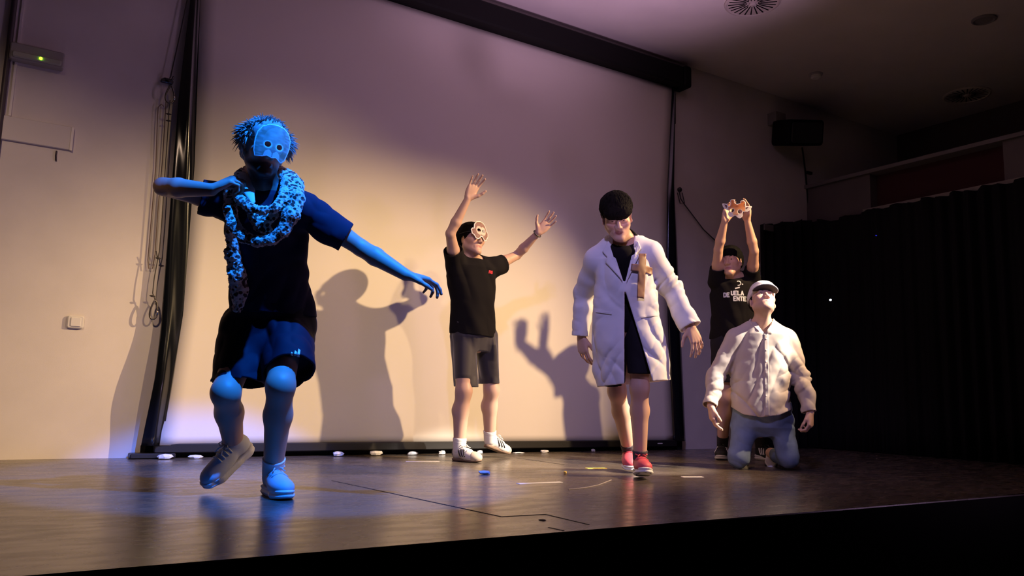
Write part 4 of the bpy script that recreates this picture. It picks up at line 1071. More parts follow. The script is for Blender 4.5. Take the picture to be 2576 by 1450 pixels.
def person_one():
    w = 3.48; J = {}
    toeL = onZ(722, 1262); base = toeL * 1.0
    rt = root('person', base, 'person in lion mask and leopard scarf, lit blue, one arm stretched out', 'person')
    J['neck'] = at(668, 478, w); J['shR'] = at(596, 510, w + .03); J['shL'] = at(762, 524, w)
    J['elR'] = reach(J['shR'], 410, 470, .29, -1); J['wrR'] = reach(J['elR'], 532, 478, .255, -1)
    J['elL'] = reach(J['shL'], 908, 624, .29, -1); J['wrL'] = reach(J['elL'], 1022, 693, .26, -1)
    J['hipR'] = at(622, 826, w + .20); J['hipL'] = at(718, 826, w + .18)
    n = CAM - base; n[2] = 0; n = unit(n); rgt = unit(np.cross(-n, [0, 0, 1])); upv = np.array([0, 0, 1.0])
    dL = unit(n * .95 + rgt * .30); heelL = toeL - dL * .29; J['anL'] = heelL + dL * .06 + upv * .095
    J['knL'] = at(706, 970, 3.38)
    toeR = onZ(514, 1240); J['anR'] = at(590, 1135, wdepth(toeR) + .13); J['knR'] = at(568, 988, 3.40)
    F = frame_at(J['neck'], 4)
    hd = Head(664, 384, 3.42, 17, -6, 6, .98)
    head = hd.prims(J['neck']); tor = torso_prims(J['neck'], J['shR'], J['shL'], J['hipR'], J['hipL'], F[1])
    aR = arm_prims(J['shR'], J['elR'], J['wrR'], 1.0); aL = arm_prims(J['shL'], J['elL'], J['wrL'], 1.0)
    hR = hand_prims(J['wrR'], rgt * .80 + upv * .5 + n * .1, -n * .35 - upv * .6 + rgt * .4, +1, 1.0, (1.0, 1.1, 1.15, 1.2), .10, (.6, .6))
    hL = hand_prims(J['wrL'], rgt * .95 - upv * .10 - n * .18, -upv * .95 - n * .15, -1, 1.0, (.45, .62, .75, .85), .10, (.75, .25))
    lR = leg_prims(J['hipR'], J['knR'], J['anR'], n, 1.04); lL = leg_prims(J['hipL'], J['knL'], J['anL'], n, 1.04)
    skin_body('p1', tor + head + lR + lL + aR + aL + hR + hL, rt, M_skin, .0038, lambda V: hd.tint(V, (0.50, 0.31, 0.23), beard=((0.030, 0.019, 0.015), .96), lips=(.07, .035, .03)))  # lip colour darkened to stand for the shade below the mask
    # hair
    H = [Ell(hd.P(0, -.020, .062), (.092, .112, .090), hd.R, .02), Ell(hd.P(0, -.055, .02), (.086, .080, .09), hd.R, .03), Ell(hd.P(0, .115, -.035), (.10, .085, .11), hd.R, .012, True), Cap(hd.P(-.2, -.02, -.12), hd.P(.2, -.02, -.12), .09, .09, .01, sub=True)]
    locks = lay_locks(hd, (0, -.020, .062), (.092, .112, .090), 1300, 5, keep=lambda d: d[2] > -.15 and d[1] < .45, jit=.7, ln=(.022, .040), r0=.0034, lift=(.15, .8))
    locks += lay_locks(hd, (0, -.015, .060), (.092, .108, .088), 700, 6, keep=lambda d: abs(d[0]) > .60 and -.15 < d[2] < .55 and -.4 < d[1] < .25, jit=.6, ln=(.028, .050), r0=.0040, lift=(.5, 1.3))
    hair_obj(hd, H, rt, mat('light_brown_hair', (0.34, 0.30, 0.26), 0.7), .009, (60, 60, 40), 3, locks=locks)
    out = [(a * .90, b * .93) for a, b in [(-.074, -.078), (-.040, -.072), (-.020, -.064), (0, -.070), (.020, -.064), (.040, -.074), (.054, -.080), (.072, -.060), (.085, 0), (.083, .040), (.066, .070), (.036, .088), (0, .092), (-.036, .088), (-.066, .070), (-.083, .040), (-.088, 0), (-.084, -.050)]]
    paper_mask(hd, rt, out, .112, .022, .0255, .0125, -.010, 'lion', cell=.0018, tilt=.02, bend=4.2)
    # t-shirt
    Mt = mat('navy_tshirt_cotton', (0.016, 0.014, 0.032), 0.85, spec=0.2, bump=(600, .1, .001))
    sh = [sil([(612, 742, 500, .10, .02), (574, 778, 540, .125, .02), (566, 778, 600, .13, .04), (573, 773, 655, .13, .08), (577, 784, 720, .135, .12), (578, 797, 790, .14, .16), (577, 798, 812, .14, .16)], w, F, .13, .03)]
    eR = J['shR'] + (J['elR'] - J['shR']) * .50; eL = J['shL'] + (J['elL'] - J['shL']) * .74; uL = unit(J['elL'] - J['shL'])
    sh += [Cap(J['neck'] - upv * .02, J['shR'], .060, .078, .04), Cap(J['neck'] - upv * .02, J['shL'], .060, .078, .04),
           Cap(J['shR'], eR + unit(J['elR'] - J['shR']) * .03 - upv * .015, .085, .082, .03), Cap(J['shL'] - upv * .005, eL + uL * .04 - upv * .012, .086, .068, .03)]
    def disp(P):
        q = P @ np.array([rgt, n, upv]).T.astype(F32)
        return F32(.010) * ridges(q + q[:, 2:3] * np.array([[-.35, 0, 0]], F32), (9, 8, 2.5), 3) + F32(.006) * ridges(q, (14, 10, 14), 17) + F32(.003) * vnoise(q, 24, 7)
    hem = at(688, 793, w + .14)
    ts, tfn = garment('tshirt', sh, Mt, rt, .0045, [(eR, J['elR'] - J['shR'], .13, .05), (eL, uL + upv * .1, .13, .06), (hem, -upv, .3, .05), (J['neck'] + F[1] * .03 + upv * .01, upv + F[1] * .6, .09, .03)], disp=disp, cover=tor + aR[:1] + aL[:2])
    # shorts
    Ms = mat('navy_sports_shorts', (0.008, 0.007, 0.018), 0.75, spec=0.2)
    uR = unit(J['knR'] - J['hipR']); uL2 = unit(J['knL'] - J['hipL'])
    hR_ = at(600, 966, 3.50); hL_ = at(722, 934, 3.44)
    so = [sil([(590, 790, 770, .12, .14), (568, 796, 806, .135, .18), (556, 795, 850, .145, .18), (556, 780, 890, .13, .16)], w, F, .13, .05),
          Cap(J['hipR'] - rgt * .005, hR_ + uR * .03, .125, .118, .04), Cap(J['hipL'] + rgt * .02, hL_ + rgt * .008 + uL2 * .03, .115, .112, .04)]
    def disp2(P):
        q = P @ np.array([rgt, n, upv]).T.astype(F32); return F32(.009) * ridges(q + q[:, 2:3] * np.array([[.4, .2, 0]], F32), (10, 8, 4), 21) + F32(.004) * ridges(q, (17, 17, 12), 5)
    ss, sfn = garment('shorts', so, Ms, rt, .0045, [(hR_, uR * .4 - upv, .205, .07), (hL_ , uL2 + rgt * .1, .19, .07)], disp=disp2, cover=[Cap(J['hipR'], J['hipR'] * .35 + J['knR'] * .65, .088, .066), Cap(J['hipL'], J['hipL'] * .35 + J['knL'] * .65, .088, .066)])
    c = at(746, 886, 3.30); axv = unit(upv * .96 + rgt * .2); axu = unit(rgt * .98 - upv * .1)
    bars = []
    for i, (x, h) in enumerate(((-.021, .010), (-.006, .019), (.009, .029))):
        bars.append([(x - .002 * i, -.012), (x + .0115 - .002 * i, -.012), (x + .0115 - .28 * h, h - .012 - .001), (x + .002 - .28 * h, h - .007 - .001)])
    decal('stripe_logo', bars, c, (axu, axv, n), sfn, mat('white_print', (0.72, 0.72, 0.72), 0.5), ss, step=.006)['label'] = 'white three-bar logo on the shorts leg'
    # shoes and socks
    Mu = mat('pale_blue_grey_mesh', (0.52, 0.53, 0.56), 0.7, bump=(500, .3, .001)); Mso = mat('white_foam_sole', (0.68, 0.67, 0.68), 0.6); Ml = mat('grey_lace', (0.55, 0.55, 0.58), 0.7); Msk = mat('white_sock_rib', (0.72, 0.66, 0.62), .85)
    sock(rt, J['anL'], J['knL'], Msk, -.05, .075, prims=lL); sock(rt, J['anR'], J['knR'], Msk, -.05, .075, prims=lR)
    shoe(Foot(heelL, toeL), rt, Mu, Mso, Ml, .29, .036, chunky=True)
    hb = at(626, 1142, wdepth(toeR) + .15); d = unit(toeR - hb); tR = toeR + upv * .004
    shoe(Foot(tR - d * .285, tR, up=-rgt * .55 + n * .6 + upv * .55), rt, Mu, Mso, Ml, .285, .036, chunky=True)
    # leopard snood: two loops round the neck and a hanging end
    ML = leopard()
    def chain(pts, k=.012):
        L = []
        for (a, b) in zip(pts[:-1], pts[1:]):
            A = at(a[0], a[1], w + a[2]); Bq = at(b[0], b[1], w + b[2]); L.append(Cap(A, Bq, a[3], b[3], k, flat=(n, .75)))
        return L
    inner = [(640, 424, .10, .030), (608, 440, .02, .026), (598, 470, -.06, .030), (606, 500, -.13, .026), (630, 524, -.185, .019), (662, 530, -.20, .016), (692, 524, -.19, .018), (712, 500, -.15, .022), (722, 466, -.08, .024), (718, 440, .01, .024), (690, 424, .10, .030)]
    outer = [(598, 455, .02, .030), (580, 490, -.07, .026), (579, 530, -.13, .026), (588, 568, -.16, .026), (612, 596, -.17, .025), (648, 608, -.175, .023), (684, 604, -.175, .023), (712, 580, -.17, .026), (732, 542, -.16, .034), (742, 500, -.12, .039), (742, 468, -.05, .036), (730, 444, .02, .028)]
    drape = [(634, 540, -.150, .022), (652, 566, -.150, .024), (672, 580, -.148, .020)]
    fl = field(chain(inner) + chain(outer) + chain(drape) + chain([(690, 540, -.150, .020), (664, 556, -.150, .026)]))
    def fur(P, c=None, r=0): return fl(P, c, r) - F32(.003) * vnoise(P, 170, 3) - F32(.002) * vnoise(P, 48, 4) - F32(.003) * vnoise(P, 320, 8)
    cc = at(665, 520, w - .05)
    sc = sdf_obj('leopard_scarf', fur, cc - .27, cc + .27, .0034, ML, rt, it=0); sc['label'] = 'leopard print plush scarf looped twice round the neck'
    lin = field([Cap(at(613, 442, w - .06), at(624, 478, w - .125), .024, .026, .01, flat=(n * .75 + upv * .66, .3)), Cap(at(624, 478, w - .125), at(636, 508, w - .165), .026, .012, .01, flat=(n * .75 + upv * .66, .3))])
    sdf_obj('scarf_lining', lambda P, c=None, r=0: lin(P, c, r), cc - .27, cc + .27, .004, mat('pale_lining', (0.66, 0.62, 0.60), .8), sc)
    tail = field(chain([(580, 560, -.10, .020), (586, 640, -.06, .030), (597, 690, -.045, .038), (602, 735, -.03, .034), (598, 775, -.02, .022)]))
    cc = at(592, 680, w - .05)
    sdf_obj('scarf_end', lambda P, c=None, r=0: tail(P, c, r) - F32(.0035) * vnoise(P, 170, 3) - F32(.006) * vnoise(P, 40, 4) - F32(.003) * vnoise(P, 320, 8), cc - .28, cc + .28, .0036, ML, sc, it=0)
    return rt
person_one()
# ================================================================== dancer in black with raised arms, back left
def person_two():
    w = 5.80; J = {}
    base = (onZ(1168, 1160) + onZ(1262, 1150)) / 2; base[2] = 0
    rt = root('person', base, 'person in black t-shirt, both arms raised, animal mask pushed up on the forehead', 'person')
    yaw = 35; pel0 = at(1196, 850, w); F = frame_at(pel0, yaw)
    hd = Head(1187, 606, w, 40, 6, 4, .98)
    J['neck'] = at(1183, 658, w + .02); J['shR'] = at(1147, 668, w - .10); J['shL'] = at(1238, 672, w + .12)
    J['elR'] = reach(J['shR'], 1133, 588, .29, -1); J['wrR'] = reach(J['elR'], 1177, 500, .265, -1)
    J['elL'] = reach(J['shL'], 1300, 643, .29, +1); J['wrL'] = reach(J['elL'], 1354, 586, .255, -1)
    J['hipR'] = at(1170, 850, w - .05); J['hipL'] = at(1222, 848, w + .06)
    J['knR'] = at(1166, 985, w - .16); J['anR'] = at(1155, 1133, w - .20)
    J['knL'] = at(1236, 980, w + .06); J['anL'] = at(1232, 1108, w + .13)
    n = unit(CAM - pel0); rgt = unit(np.cross(-n, [0, 0, 1])); upv = np.array([0, 0, 1.0])
    head = hd.prims(J['neck'])
    tor = torso_prims(J['neck'], J['shR'], J['shL'], J['hipR'], J['hipL'], F[1])
    aR = arm_prims(J['shR'], J['elR'], J['wrR'], .90); aL = arm_prims(J['shL'], J['elL'], J['wrL'], .90)
    hR = hand_prims(J['wrR'], upv * .9 + rgt * .38, n + rgt * .3, +1, 1.0, (.35, .3, .25, .2), .16, (.85, .1))
    hL = hand_prims(J['wrL'], upv * .72 + rgt * .62 , n - rgt * .2 , -1, 1.0, (.25, .18, .22, .3), .20, (.95, .1))
    lR = leg_prims(J['hipR'], J['knR'], J['anR'], F[1], 1.0); lL = leg_prims(J['hipL'], J['knL'], J['anL'], F[1], 1.0)
    prims = tor + head + lR + lL + aR + aL + hR + hL
    skin_body('p2', prims, rt, M_skin, .004, lambda V: hd.tint(V, SKIN_A))
    # hair: short black, thick at the back
    H = [Ell(hd.P(0, -.026, .058), (.090, .108, .092), hd.R, .02), Ell(hd.P(0, -.06, .02), (.082, .075, .085), hd.R, .03), Ell(hd.P(0, .100, -.045), (.09, .085, .10), hd.R, .012, True), Half(hd.P(0, -.05, -.055), hd.R[2] * .9 + hd.R[1] * .3, .01, False)]
    H[-1].sub = False
    f0 = H[:-1] + [Cap(hd.P(-.2, -.02, -.12), hd.P(.2, -.02, -.12), .085, .085, .01, sub=True)]
    hair_obj(hd, f0, rt, mat('black_hair', (0.0035, 0.003, 0.003), 0.85, spec=0.08), .004, (120, 120, 35), 11, locks=lay_locks(hd, (0, -.026, .058), (.090, .108, .092), 700, 12, keep=lambda d: d[2] > -.2, jit=.3, ln=(.02, .036), r0=.0028, lift=(-.05, .12)))
    # t-shirt
    Mt = mat('black_tshirt_cotton', (0.008, 0.0065, 0.007), 0.9, spec=0.12, bump=(600, .1, .001))
    sh = [sil([(1152, 1226, 655, .10), (1128, 1248, 675, .125), (1122, 1249, 700, .13), (1134, 1247, 760, .13), (1133, 1247, 815, .14), (1131, 1250, 856, .15)], w, F, .13, .03)]
    sh += [Cap(J['neck'] - upv * .015, J['shR'], .062, .072, .04), Cap(J['neck'] - upv * .015, J['shL'], .062, .072, .04)]
    eR = J['shR'] + (J['elR'] - J['shR']) * .48; eL = J['shL'] + (J['elL'] - J['shL']) * .42
    sh += [Cap(J['shR'], eR + unit(J['elR'] - J['shR']) * .03, .074, .072, .03), Cap(J['shL'] - upv * .01, eL + unit(J['elL'] - J['shL']) * .03 - upv * .02, .078, .078, .03)]
    def disp(P):
        q = P @ np.array([rgt, n, upv]).T.astype(F32)
        low = np.clip((1.25 - P[:, 2]) / .5, 0, 1)
        return F32(.011) * ridges(q + q[:, 2:3] * np.array([[.45, 0, 0]], F32), (11, 9, 2.2), 3) * (.4 + low) + F32(.004) * vnoise(q, (9, 9, 16), 7)
    hem = at(1190, 846, w)
    op = [(eR, J['elR'] - J['shR'], .13, .05), (eL, (J['elL'] - J['shL']) + rgt * .12, .14, .05), (hem, -upv + rgt * -.06, .3, .05), (J['neck'] + F[1] * .035 + upv * .0, upv + F[1] * .5, .085, .03)]
    ts, tfn = garment('tshirt', sh, Mt, rt, .0045, op, disp=disp, cover=tor + aR[:1] + aL[:1])
    c = at(1225, 686, w); ax = (unit(F[0] * .93 + F[1] * -.1), upv, unit(F[1]))
    decal('red_lettering', text_polys('no', .026, .0065, -.018, -.012, .2), c, ax, tfn, mat('red_print', (0.75, 0.02, 0.04), 0.6), ts, step=.004)['label'] = 'small red lettering on the chest'
    # shorts
    Ms = mat('dark_grey_sports_shorts', (0.030, 0.024, 0.030), 0.6, spec=0.4, sheen=.3)
    so = [sil([(1136, 1246, 810, .11), (1133, 1248, 850, .13), (1140, 1244, 885, .10)], w, F, .12, .06),
          sil([(1140, 1190, 820, .08, -.02), (1134, 1200, 870, .115, -.03), (1138, 1203, 930, .11, -.06), (1141, 1206, 990, .11, -.10)], w, F, .1, .03),
          sil([(1198, 1242, 820, .08, .04), (1194, 1251, 870, .115, .05), (1200, 1256, 930, .105, .08), (1202, 1261, 990, .10, .08)], w, F, .1, .03)]
    def disp2(P):
        q = P @ np.array([rgt, n, upv]).T.astype(F32); return F32(.006) * ridges(q + q[:, 2:3] * np.array([[.3, .2, 0]], F32), (12, 9, 3), 21) + F32(.003) * ridges(q, (20, 20, 9), 5)
    kr, kl = at(1172, 974, w - .1), at(1234, 966, w + .08)
    garment('shorts', so, Ms, rt, .0045, [(kr, -upv, .16, .06), (kl, -upv + rgt * .05, .15, .06)], disp=disp2, cover=[Cap(J['hipR'], J['hipR'] * .3 + J['knR'] * .7, .085, .062), Cap(J['hipL'], J['hipL'] * .3 + J['knL'] * .7, .085, .062)])
    Msk = mat('white_sock_rib', (0.72, 0.66, 0.62), 0.85)
    sock(rt, J['anR'], J['knR'], Msk, -.05, .085, prims=lR); sock(rt, J['anL'], J['knL'], Msk, -.05, .075, prims=lL)
    Mu = mat('white_leather', (0.72, 0.66, 0.60), 0.45); Mso = mat('gum_sole', (0.18, 0.11, 0.07), 0.55); Ml = mat('white_lace', (0.75, 0.70, 0.64), 0.7); Mb = mat('black_leather', (0.012, 0.010, 0.010), 0.45)
    heel = onZ(1136, 1157); toe = onZ(1207, 1164)
    d = unit(toe - heel); heel = J['anR'] * [1, 1, 0] - d * .058
    shoe(Foot(heel, heel + d), rt, Mu, Mso, Ml, .275, .024, stripes=(Mb, .165, -.024), toe_m=mat('tan_suede', (0.55, 0.44, 0.34), .8), heel_m=Mb)
    toe2 = onZ(1290, 1151); d2 = unit((J['anL'] - np.array([0, 0, .05])) - toe2); 
    heel2 = J['anL'] + np.array([0, 0, -.062]); dd = unit(toe2 + np.array([0, 0, .0]) - heel2); heel2 = heel2 - dd * .055
    ln = np.linalg.norm(toe2 - heel2)
    shoe(Foot(heel2, toe2, up=(0, 0, 1)), rt, Mu, Mso, Ml, .275, .024, stripes=(Mb, .165, -.024), toe_m=mat('tan_suede'), heel_m=Mb)
    b = MB(); u = unit(J['wrL'] - J['elL']); p = J['wrL'] - u * .012; e1 = unit(np.cross(u, upv)); e2 = np.cross(u, e1)
    b.tube([p + .032 * (math.cos(a) * e1 + math.sin(a) * e2) for a in np.linspace(0, 2 * math.pi, 24, endpoint=False)], .005, 8, True); b.build('bracelet', mat('dark_bracelet', (0.05, 0.04, 0.045), .5), rt, smooth=True)
    # mask on the forehead
    out = [(a * .86, b) for a, b in [(-.060, -.058), (-.035, -.064), (-.018, -.052), (0, -.036), (.018, -.052), (.035, -.064), (.060, -.058), (.075, -.035), (.092, -.025), (.098, .008), (.084, .024), (.074, .022), (.066, .056), (.040, .082), (0, .090), (-.040, .082), (-.066, .056), (-.074, .022), (-.084, .024), (-.098, .008), (-.092, -.025), (-.075, -.035)]]
    paper_mask(hd, rt, out, .095, .042, .022, .0145, .010, 'monkey')
    return rt
person_two()
# ================================================================== person in the white coat
class PolyCut(Prim):
    """Prism with a polygon outline in the plane (u, v) at o, removed in front of the plane only."""
    def __init__(s, o, u, v, poly, depth=.0):
        s.o = np.asarray(o, float); s.u = unit(u); s.v = unit(v); s.poly = poly; s.n = np.cross(s.u, s.v); s.depth = depth; s.k = 0
    def reach(s, c, r): return -1
    def d(s, P):
        q = P - s.o.astype(F32); q2 = np.stack([q @ s.u.astype(F32), q @ s.v.astype(F32)], 1)
        return np.maximum(poly2(q2, s.poly), -(q @ s.n.astype(F32)) + F32(s.depth))
def px_poly(pts, o, u, v, w):
    """Pixel outline turned into (u, v) metres in the plane through o."""
    n = np.cross(u, v); out = []
    for x, y in pts:
        d = ray(x, y); t = ((o - CAM) @ n) / (d @ n); q = CAM + d * t - o; out.append((q @ u, q @ v))
    return out
def person_three():
    w = 4.80; J = {}
    hp = onZ(1607, 1199); base = hp * 1.0
    rt = root('person', base, 'person in a long white lab coat and red shoes walking with the head bowed', 'person')
    J['neck'] = at(1566, 606, w + .03); J['shR'] = at(1503, 654, w + .05); J['shL'] = at(1634, 638, w)
    J['elR'] = reach(J['shR'], 1468, 745, .285, +1); J['wrR'] = reach(J['elR'], 1462, 848, .26, -1)
    J['elL'] = reach(J['shL'], 1690, 732, .285, +1); J['wrL'] = reach(J['elL'], 1737, 822, .26, -1)
    J['hipR'] = at(1545, 815, w + .08); J['hipL'] = at(1608, 815, w)
    n = CAM - base; n[2] = 0; n = unit(n); rgt = unit(np.cross(-n, [0, 0, 1])); upv = np.array([0, 0, 1.0])
    d = unit(n * .97 + rgt * .14 + upv * .13); J['anL'] = hp + d * .05 + upv * .105
    J['knL'] = at(1609, 975, w - .02)
    J['anR'] = at(1582, 1136, 5.16); J['knR'] = at(1552, 985, 4.98)
    F = frame_at(J['neck'], 4)
    hd = Head(1552, 549, 4.72, 6, -27, -7, 1.03); hd.lid = .45
    head = hd.prims(J['neck']); tor = torso_prims(J['neck'], J['shR'], J['shL'], J['hipR'], J['hipL'], F[1])
    aR = arm_prims(J['shR'], J['elR'], J['wrR']); aL = arm_prims(J['shL'], J['elL'], J['wrL'])
    hR = hand_prims(J['wrR'], -upv + rgt * .16 + n * .05, rgt * .5 - n * .6, +1, 1.0, (.35, .4, .45, .5), .06, (.5, .3))
    hL = hand_prims(J['wrL'], -upv * .85 + rgt * .32 + n * .1, -n * .8 - rgt * .45, -1, 1.0, (.35, .38, .42, .45), .26, (.85, .1))
    lR = leg_prims(J['hipR'], J['knR'], J['anR'], n, .98); lL = leg_prims(J['hipL'], J['knL'], J['anL'], n, .98)
    body = skin_body('p3', tor + head + lR + lL + aR + aL + hR + hL, rt, M_skin, .0036, lambda V: hd.tint(V, SKIN_A, lips=(.40, .17, .15)))
    hd.face_parts(body, look=(0, -.25))
    # thick dark hair with a fringe
    H = [Ell(hd.P(0, -.016, .068), (.096, .114, .090), hd.R, .02), Ell(hd.P(0, -.055, .025), (.086, .080, .085), hd.R, .03), Ell(hd.P(0, .074, .050), (.078, .044, .040), hd.R, .03), Ell(hd.P(0, .122, -.074), (.12, .085, .088), hd.R, .01, True), Cap(hd.P(-.2, -.01, -.11), hd.P(.2, -.01, -.11), .078, .078, .01, sub=True), Cap(hd.P(-.2, .012, -.03), hd.P(-.075, .012, -.03), .035, .03, .01, sub=True), Cap(hd.P(.2, .012, -.03), hd.P(.075, .012, -.03), .035, .03, .01, sub=True)]
    locks = lay_locks(hd, (0, -.014, .066), (.096, .116, .092), 1500, 8, keep=lambda d: d[2] > -.1 or (d[1] < -.2 and d[2] > -.5), jit=.25, ln=(.030, .052), r0=.0030, lift=(-.08, .10))
    locks += lay_locks(hd, (0, .074, .050), (.080, .046, .038), 420, 9, keep=lambda d: d[1] > 0 and d[2] < .5, jit=.3, ln=(.022, .036), r0=.0030, lift=(-.12, .05))
    hair_obj(hd, H, rt, mat('dark_brown_hair', (0.004, 0.003, 0.0025), 0.85, spec=.08), .007, (70, 70, 26), 4, locks=locks)
    # black t-shirt and shorts under the coat
    Mt = mat('black_tshirt_cotton'); tf = field(tor + [Cap(J['neck'], J['neck'] - upv * .1 + n * .02, .075, .10, .03)]); cut = (J['neck'] + F[1] * .05 + upv * .0).astype(F32)
    def tsh(P, c=None, r=0):
        q = P - cut; hem = (P - J['hipR'].astype(F32))[:, 2]
        return np.maximum(np.maximum(tf(P, c, r) - F32(.006), -(np.sqrt((q * q).sum(1)) - F32(.075))), -hem - F32(.06))
    cc = (J['neck'] + J['hipR']) / 2
    sdf_obj('tshirt', tsh, cc - .42, cc + .42, .006, Mt, rt)
    Ms = mat('black_shorts_cloth', (0.012, 0.010, 0.014), .8, spec=.2)
    kl, kr = at(1610, 940, w - .04), at(1540, 966, w + .06)
    uL = unit(J['knL'] - J['hipL']); uR = unit(J['knR'] - J['hipR'])
    garment('shorts', [Cap(J['hipL'], kl + uL * .05, .105, .068, .03), Cap(J['hipR'], kr + uR * .05, .10, .075, .03)], Ms, rt, .005, [(kl, uL, .14, .04), (kr, uR, .14, .04)], disp=lambda P: F32(.004) * ridges(P, (14, 14, 5), 3), cover=[Cap(J['hipL'], J['hipL'] * .45 + J['knL'] * .55, .085, .066)])
    # the coat
    Mc = mat('white_coat_cotton', (0.70, 0.68, 0.70), .8, spec=.2, bump=(500, .06, .001))
    rows = [(1526, 1612, 620, .085, .02), (1497, 1642, 656, .125, .01), (1498, 1648, 700, .14), (1493, 1655, 760, .15), (1489, 1664, 820, .16), (1488, 1676, 880, .175), (1492, 1683, 940, .18), (1496, 1690, 985, .18)]
    co = [sil(rows, w, F, .14, .03)]
    co += [Cap(J['neck'] - upv * .03, J['shR'], .058, .066, .04), Cap(J['neck'] - upv * .03, J['shL'], .058, .068, .04),
           Cap(J['shR'], J['elR'], .068, .064, .03), Cap(J['elR'], J['wrR'] + unit(J['wrR'] - J['elR']) * .02, .066, .050, .02), Cap(J['shL'], J['elL'], .070, .066, .03), Cap(J['elL'], J['wrL'] + unit(J['wrL'] - J['elL']) * .02, .066, .062, .02)]
    arms = [(J['shR'], J['elR'], J['wrR'], 31), (J['shL'], J['elL'], J['wrL'], 47)]
    def disp(P):
        q = P @ np.array([rgt, n, upv]).T.astype(F32); low = np.clip((J['shR'][2] - .15 - P[:, 2]) / .5, 0, 1)
        m = np.clip(vnoise(q, 4.5, 77) + .45, 0, 1)
        D = F32(.011) * ridges(q + q[:, 2:3] * np.array([[-.12, .1, 0]], F32), (8, 7, 1.4), 3) * (.3 + low)
        D = D + F32(.013) * crease(tilt(q, 38), (11, 8, 2.2), 9) * m + F32(.011) * crease(tilt(q, -34), (13, 8, 2.4), 19) * (1 - m) + F32(.002) * vnoise(q, 30, 4)
        for s, e, x, sd in arms:                                        # creases gathered round the elbow
            dd = np.sqrt(((P - e.astype(F32)) ** 2).sum(1)); u = unit(x - s).astype(F32)
            tq = np.stack([(P @ u) * 22 + (P @ rgt.astype(F32)) * 8, (P @ rgt.astype(F32)) * 9, (P @ n.astype(F32)) * 9], 1)
            D = D + F32(.014) * crease(tq * F32(.8), 1, sd) * np.exp(-(dd / .17) ** 2)
        return D
    o = at(1570, 760, w - .02); u, v = rgt, upv
    vneck = PolyCut(o, u, v, px_poly([(1538, 560), (1602, 560), (1592, 640), (1574, 716), (1569, 716), (1545, 640)], o, u, v, w))
    slit = PolyCut(o, u, v, px_poly([(1572, 742), (1575, 742), (1612, 860), (1642, 962), (1642, 1010), (1571, 1010), (1571.5, 860)], o, u, v, w))
    hem = at(1590, 966, w); wl = unit(J['wrL'] - J['elL']); wr = unit(J['wrR'] - J['elR'])
    ops = [(hem, -upv + rgt * .12, .42, .42), (J['wrR'] - wr * .005, wr, .09, .06), (J['wrL'] - wl * .0, wl, .10, .06), (J['neck'] + upv * .035, upv + F[1] * .25, .17, .22)]
    ct, cfn = garment('coat', co, Mc, rt, .0045, ops, cuts=[vneck, slit], disp=disp, t=.012, cover=tor + aR + aL, off=.020)
    # lapels, collar, pocket, brown cross
    P = lambda pts: px_poly(pts, o, u, v, w)
    axs = (u, v, n)
    decal('lapel', [P([(1532, 612), (1517, 640), (1529, 655), (1525, 668), (1567, 716), (1547, 662)])], o, axs, cfn, Mc, ct, lift=.010, th=.004, step=.008, smooth=True)
    decal('lapel', [P([(1605, 612), (1613, 632), (1602, 646), (1607, 656), (1577, 718), (1596, 650)])], o, axs, cfn, Mc, ct, lift=.010, th=.004, step=.008, smooth=True)
    nk = J['neck']; ring = [(-.082, .075, -.045), (-.092, .03, .000), (-.078, -.035, .028), (-.03, -.075, .038), (.03, -.075, .038), (.078, -.035, .030), (.094, .03, .006), (.086, .075, -.045)]
    pts = [nk + rgt * a + n * b + upv * c for a, b, c in ring]
    cf = field([Cap(p, q, .022, .022, .01, flat=(unit((p + q) / 2 - nk - upv * .01), .32)) for p, q in zip(pts[:-1], pts[1:])])
    sdf_obj('collar', lambda Q, c=None, r=0: cf(Q, c, r), nk - .16, nk + .16, .0035, Mc, ct)
    decal('pocket', [P([(1500, 785), (1540, 792), (1540, 796), (1500, 789)])], o, axs, cfn, Mc, ct, lift=.004, th=.003, step=.008)
    decal('pocket', [P([(1612, 800), (1655, 792), (1655, 796), (1612, 804)])], o, axs, cfn, Mc, ct, lift=.004, th=.003, step=.008)
    cr = [(1606.5, 646), (1625.5, 646), (1624.5, 676), (1641, 678), (1641, 695), (1623.5, 694), (1620, 757), (1602, 756), (1605, 693), (1587, 691), (1589, 674), (1606, 675)]
    tag(decal('cross', [P(cr)], o, axs, cfn, mat('brown_parcel_tape', (0.23, 0.115, 0.065), .5), ct, lift=.016, th=.0015, step=.008, smooth=True), 'brown tape cross stuck on the coat')
    # shoes
    Mu = mat('red_mesh', (0.58, 0.075, 0.11), .6, bump=(260, .35, .001)); Mso = mat('white_foam_sole'); Ml = mat('red_lace', (0.70, 0.07, 0.10), .6); Msk = mat('dark_grey_sock', (0.06, 0.05, 0.06), .9)
    sock(rt, J['anL'], J['knL'], Msk, -.05, .05, prims=lL); sock(rt, J['anR'], J['knR'], Msk, -.05, .06, prims=lR)
    Mdk = mat('black_rubber_tread', (0.012, 0.011, 0.012), .6)
    f1 = Foot(hp + upv * .002, hp + d * .285, up=upv); s1 = shoe(f1, rt, Mu, Mso, Ml, .285, .034, chunky=True)
    tR = onZ(1586, 1192); hR2 = J['anR'] - upv * .075 + unit((J['anR'] - tR) * [1, 1, 0]) * .055; dR = unit(tR + upv * .004 - hR2)
    s2 = shoe(Foot(tR + upv * .004 - dR * .285, tR + upv * .004, up=upv), rt, Mu, Mso, Ml, .285, .034, chunky=True)
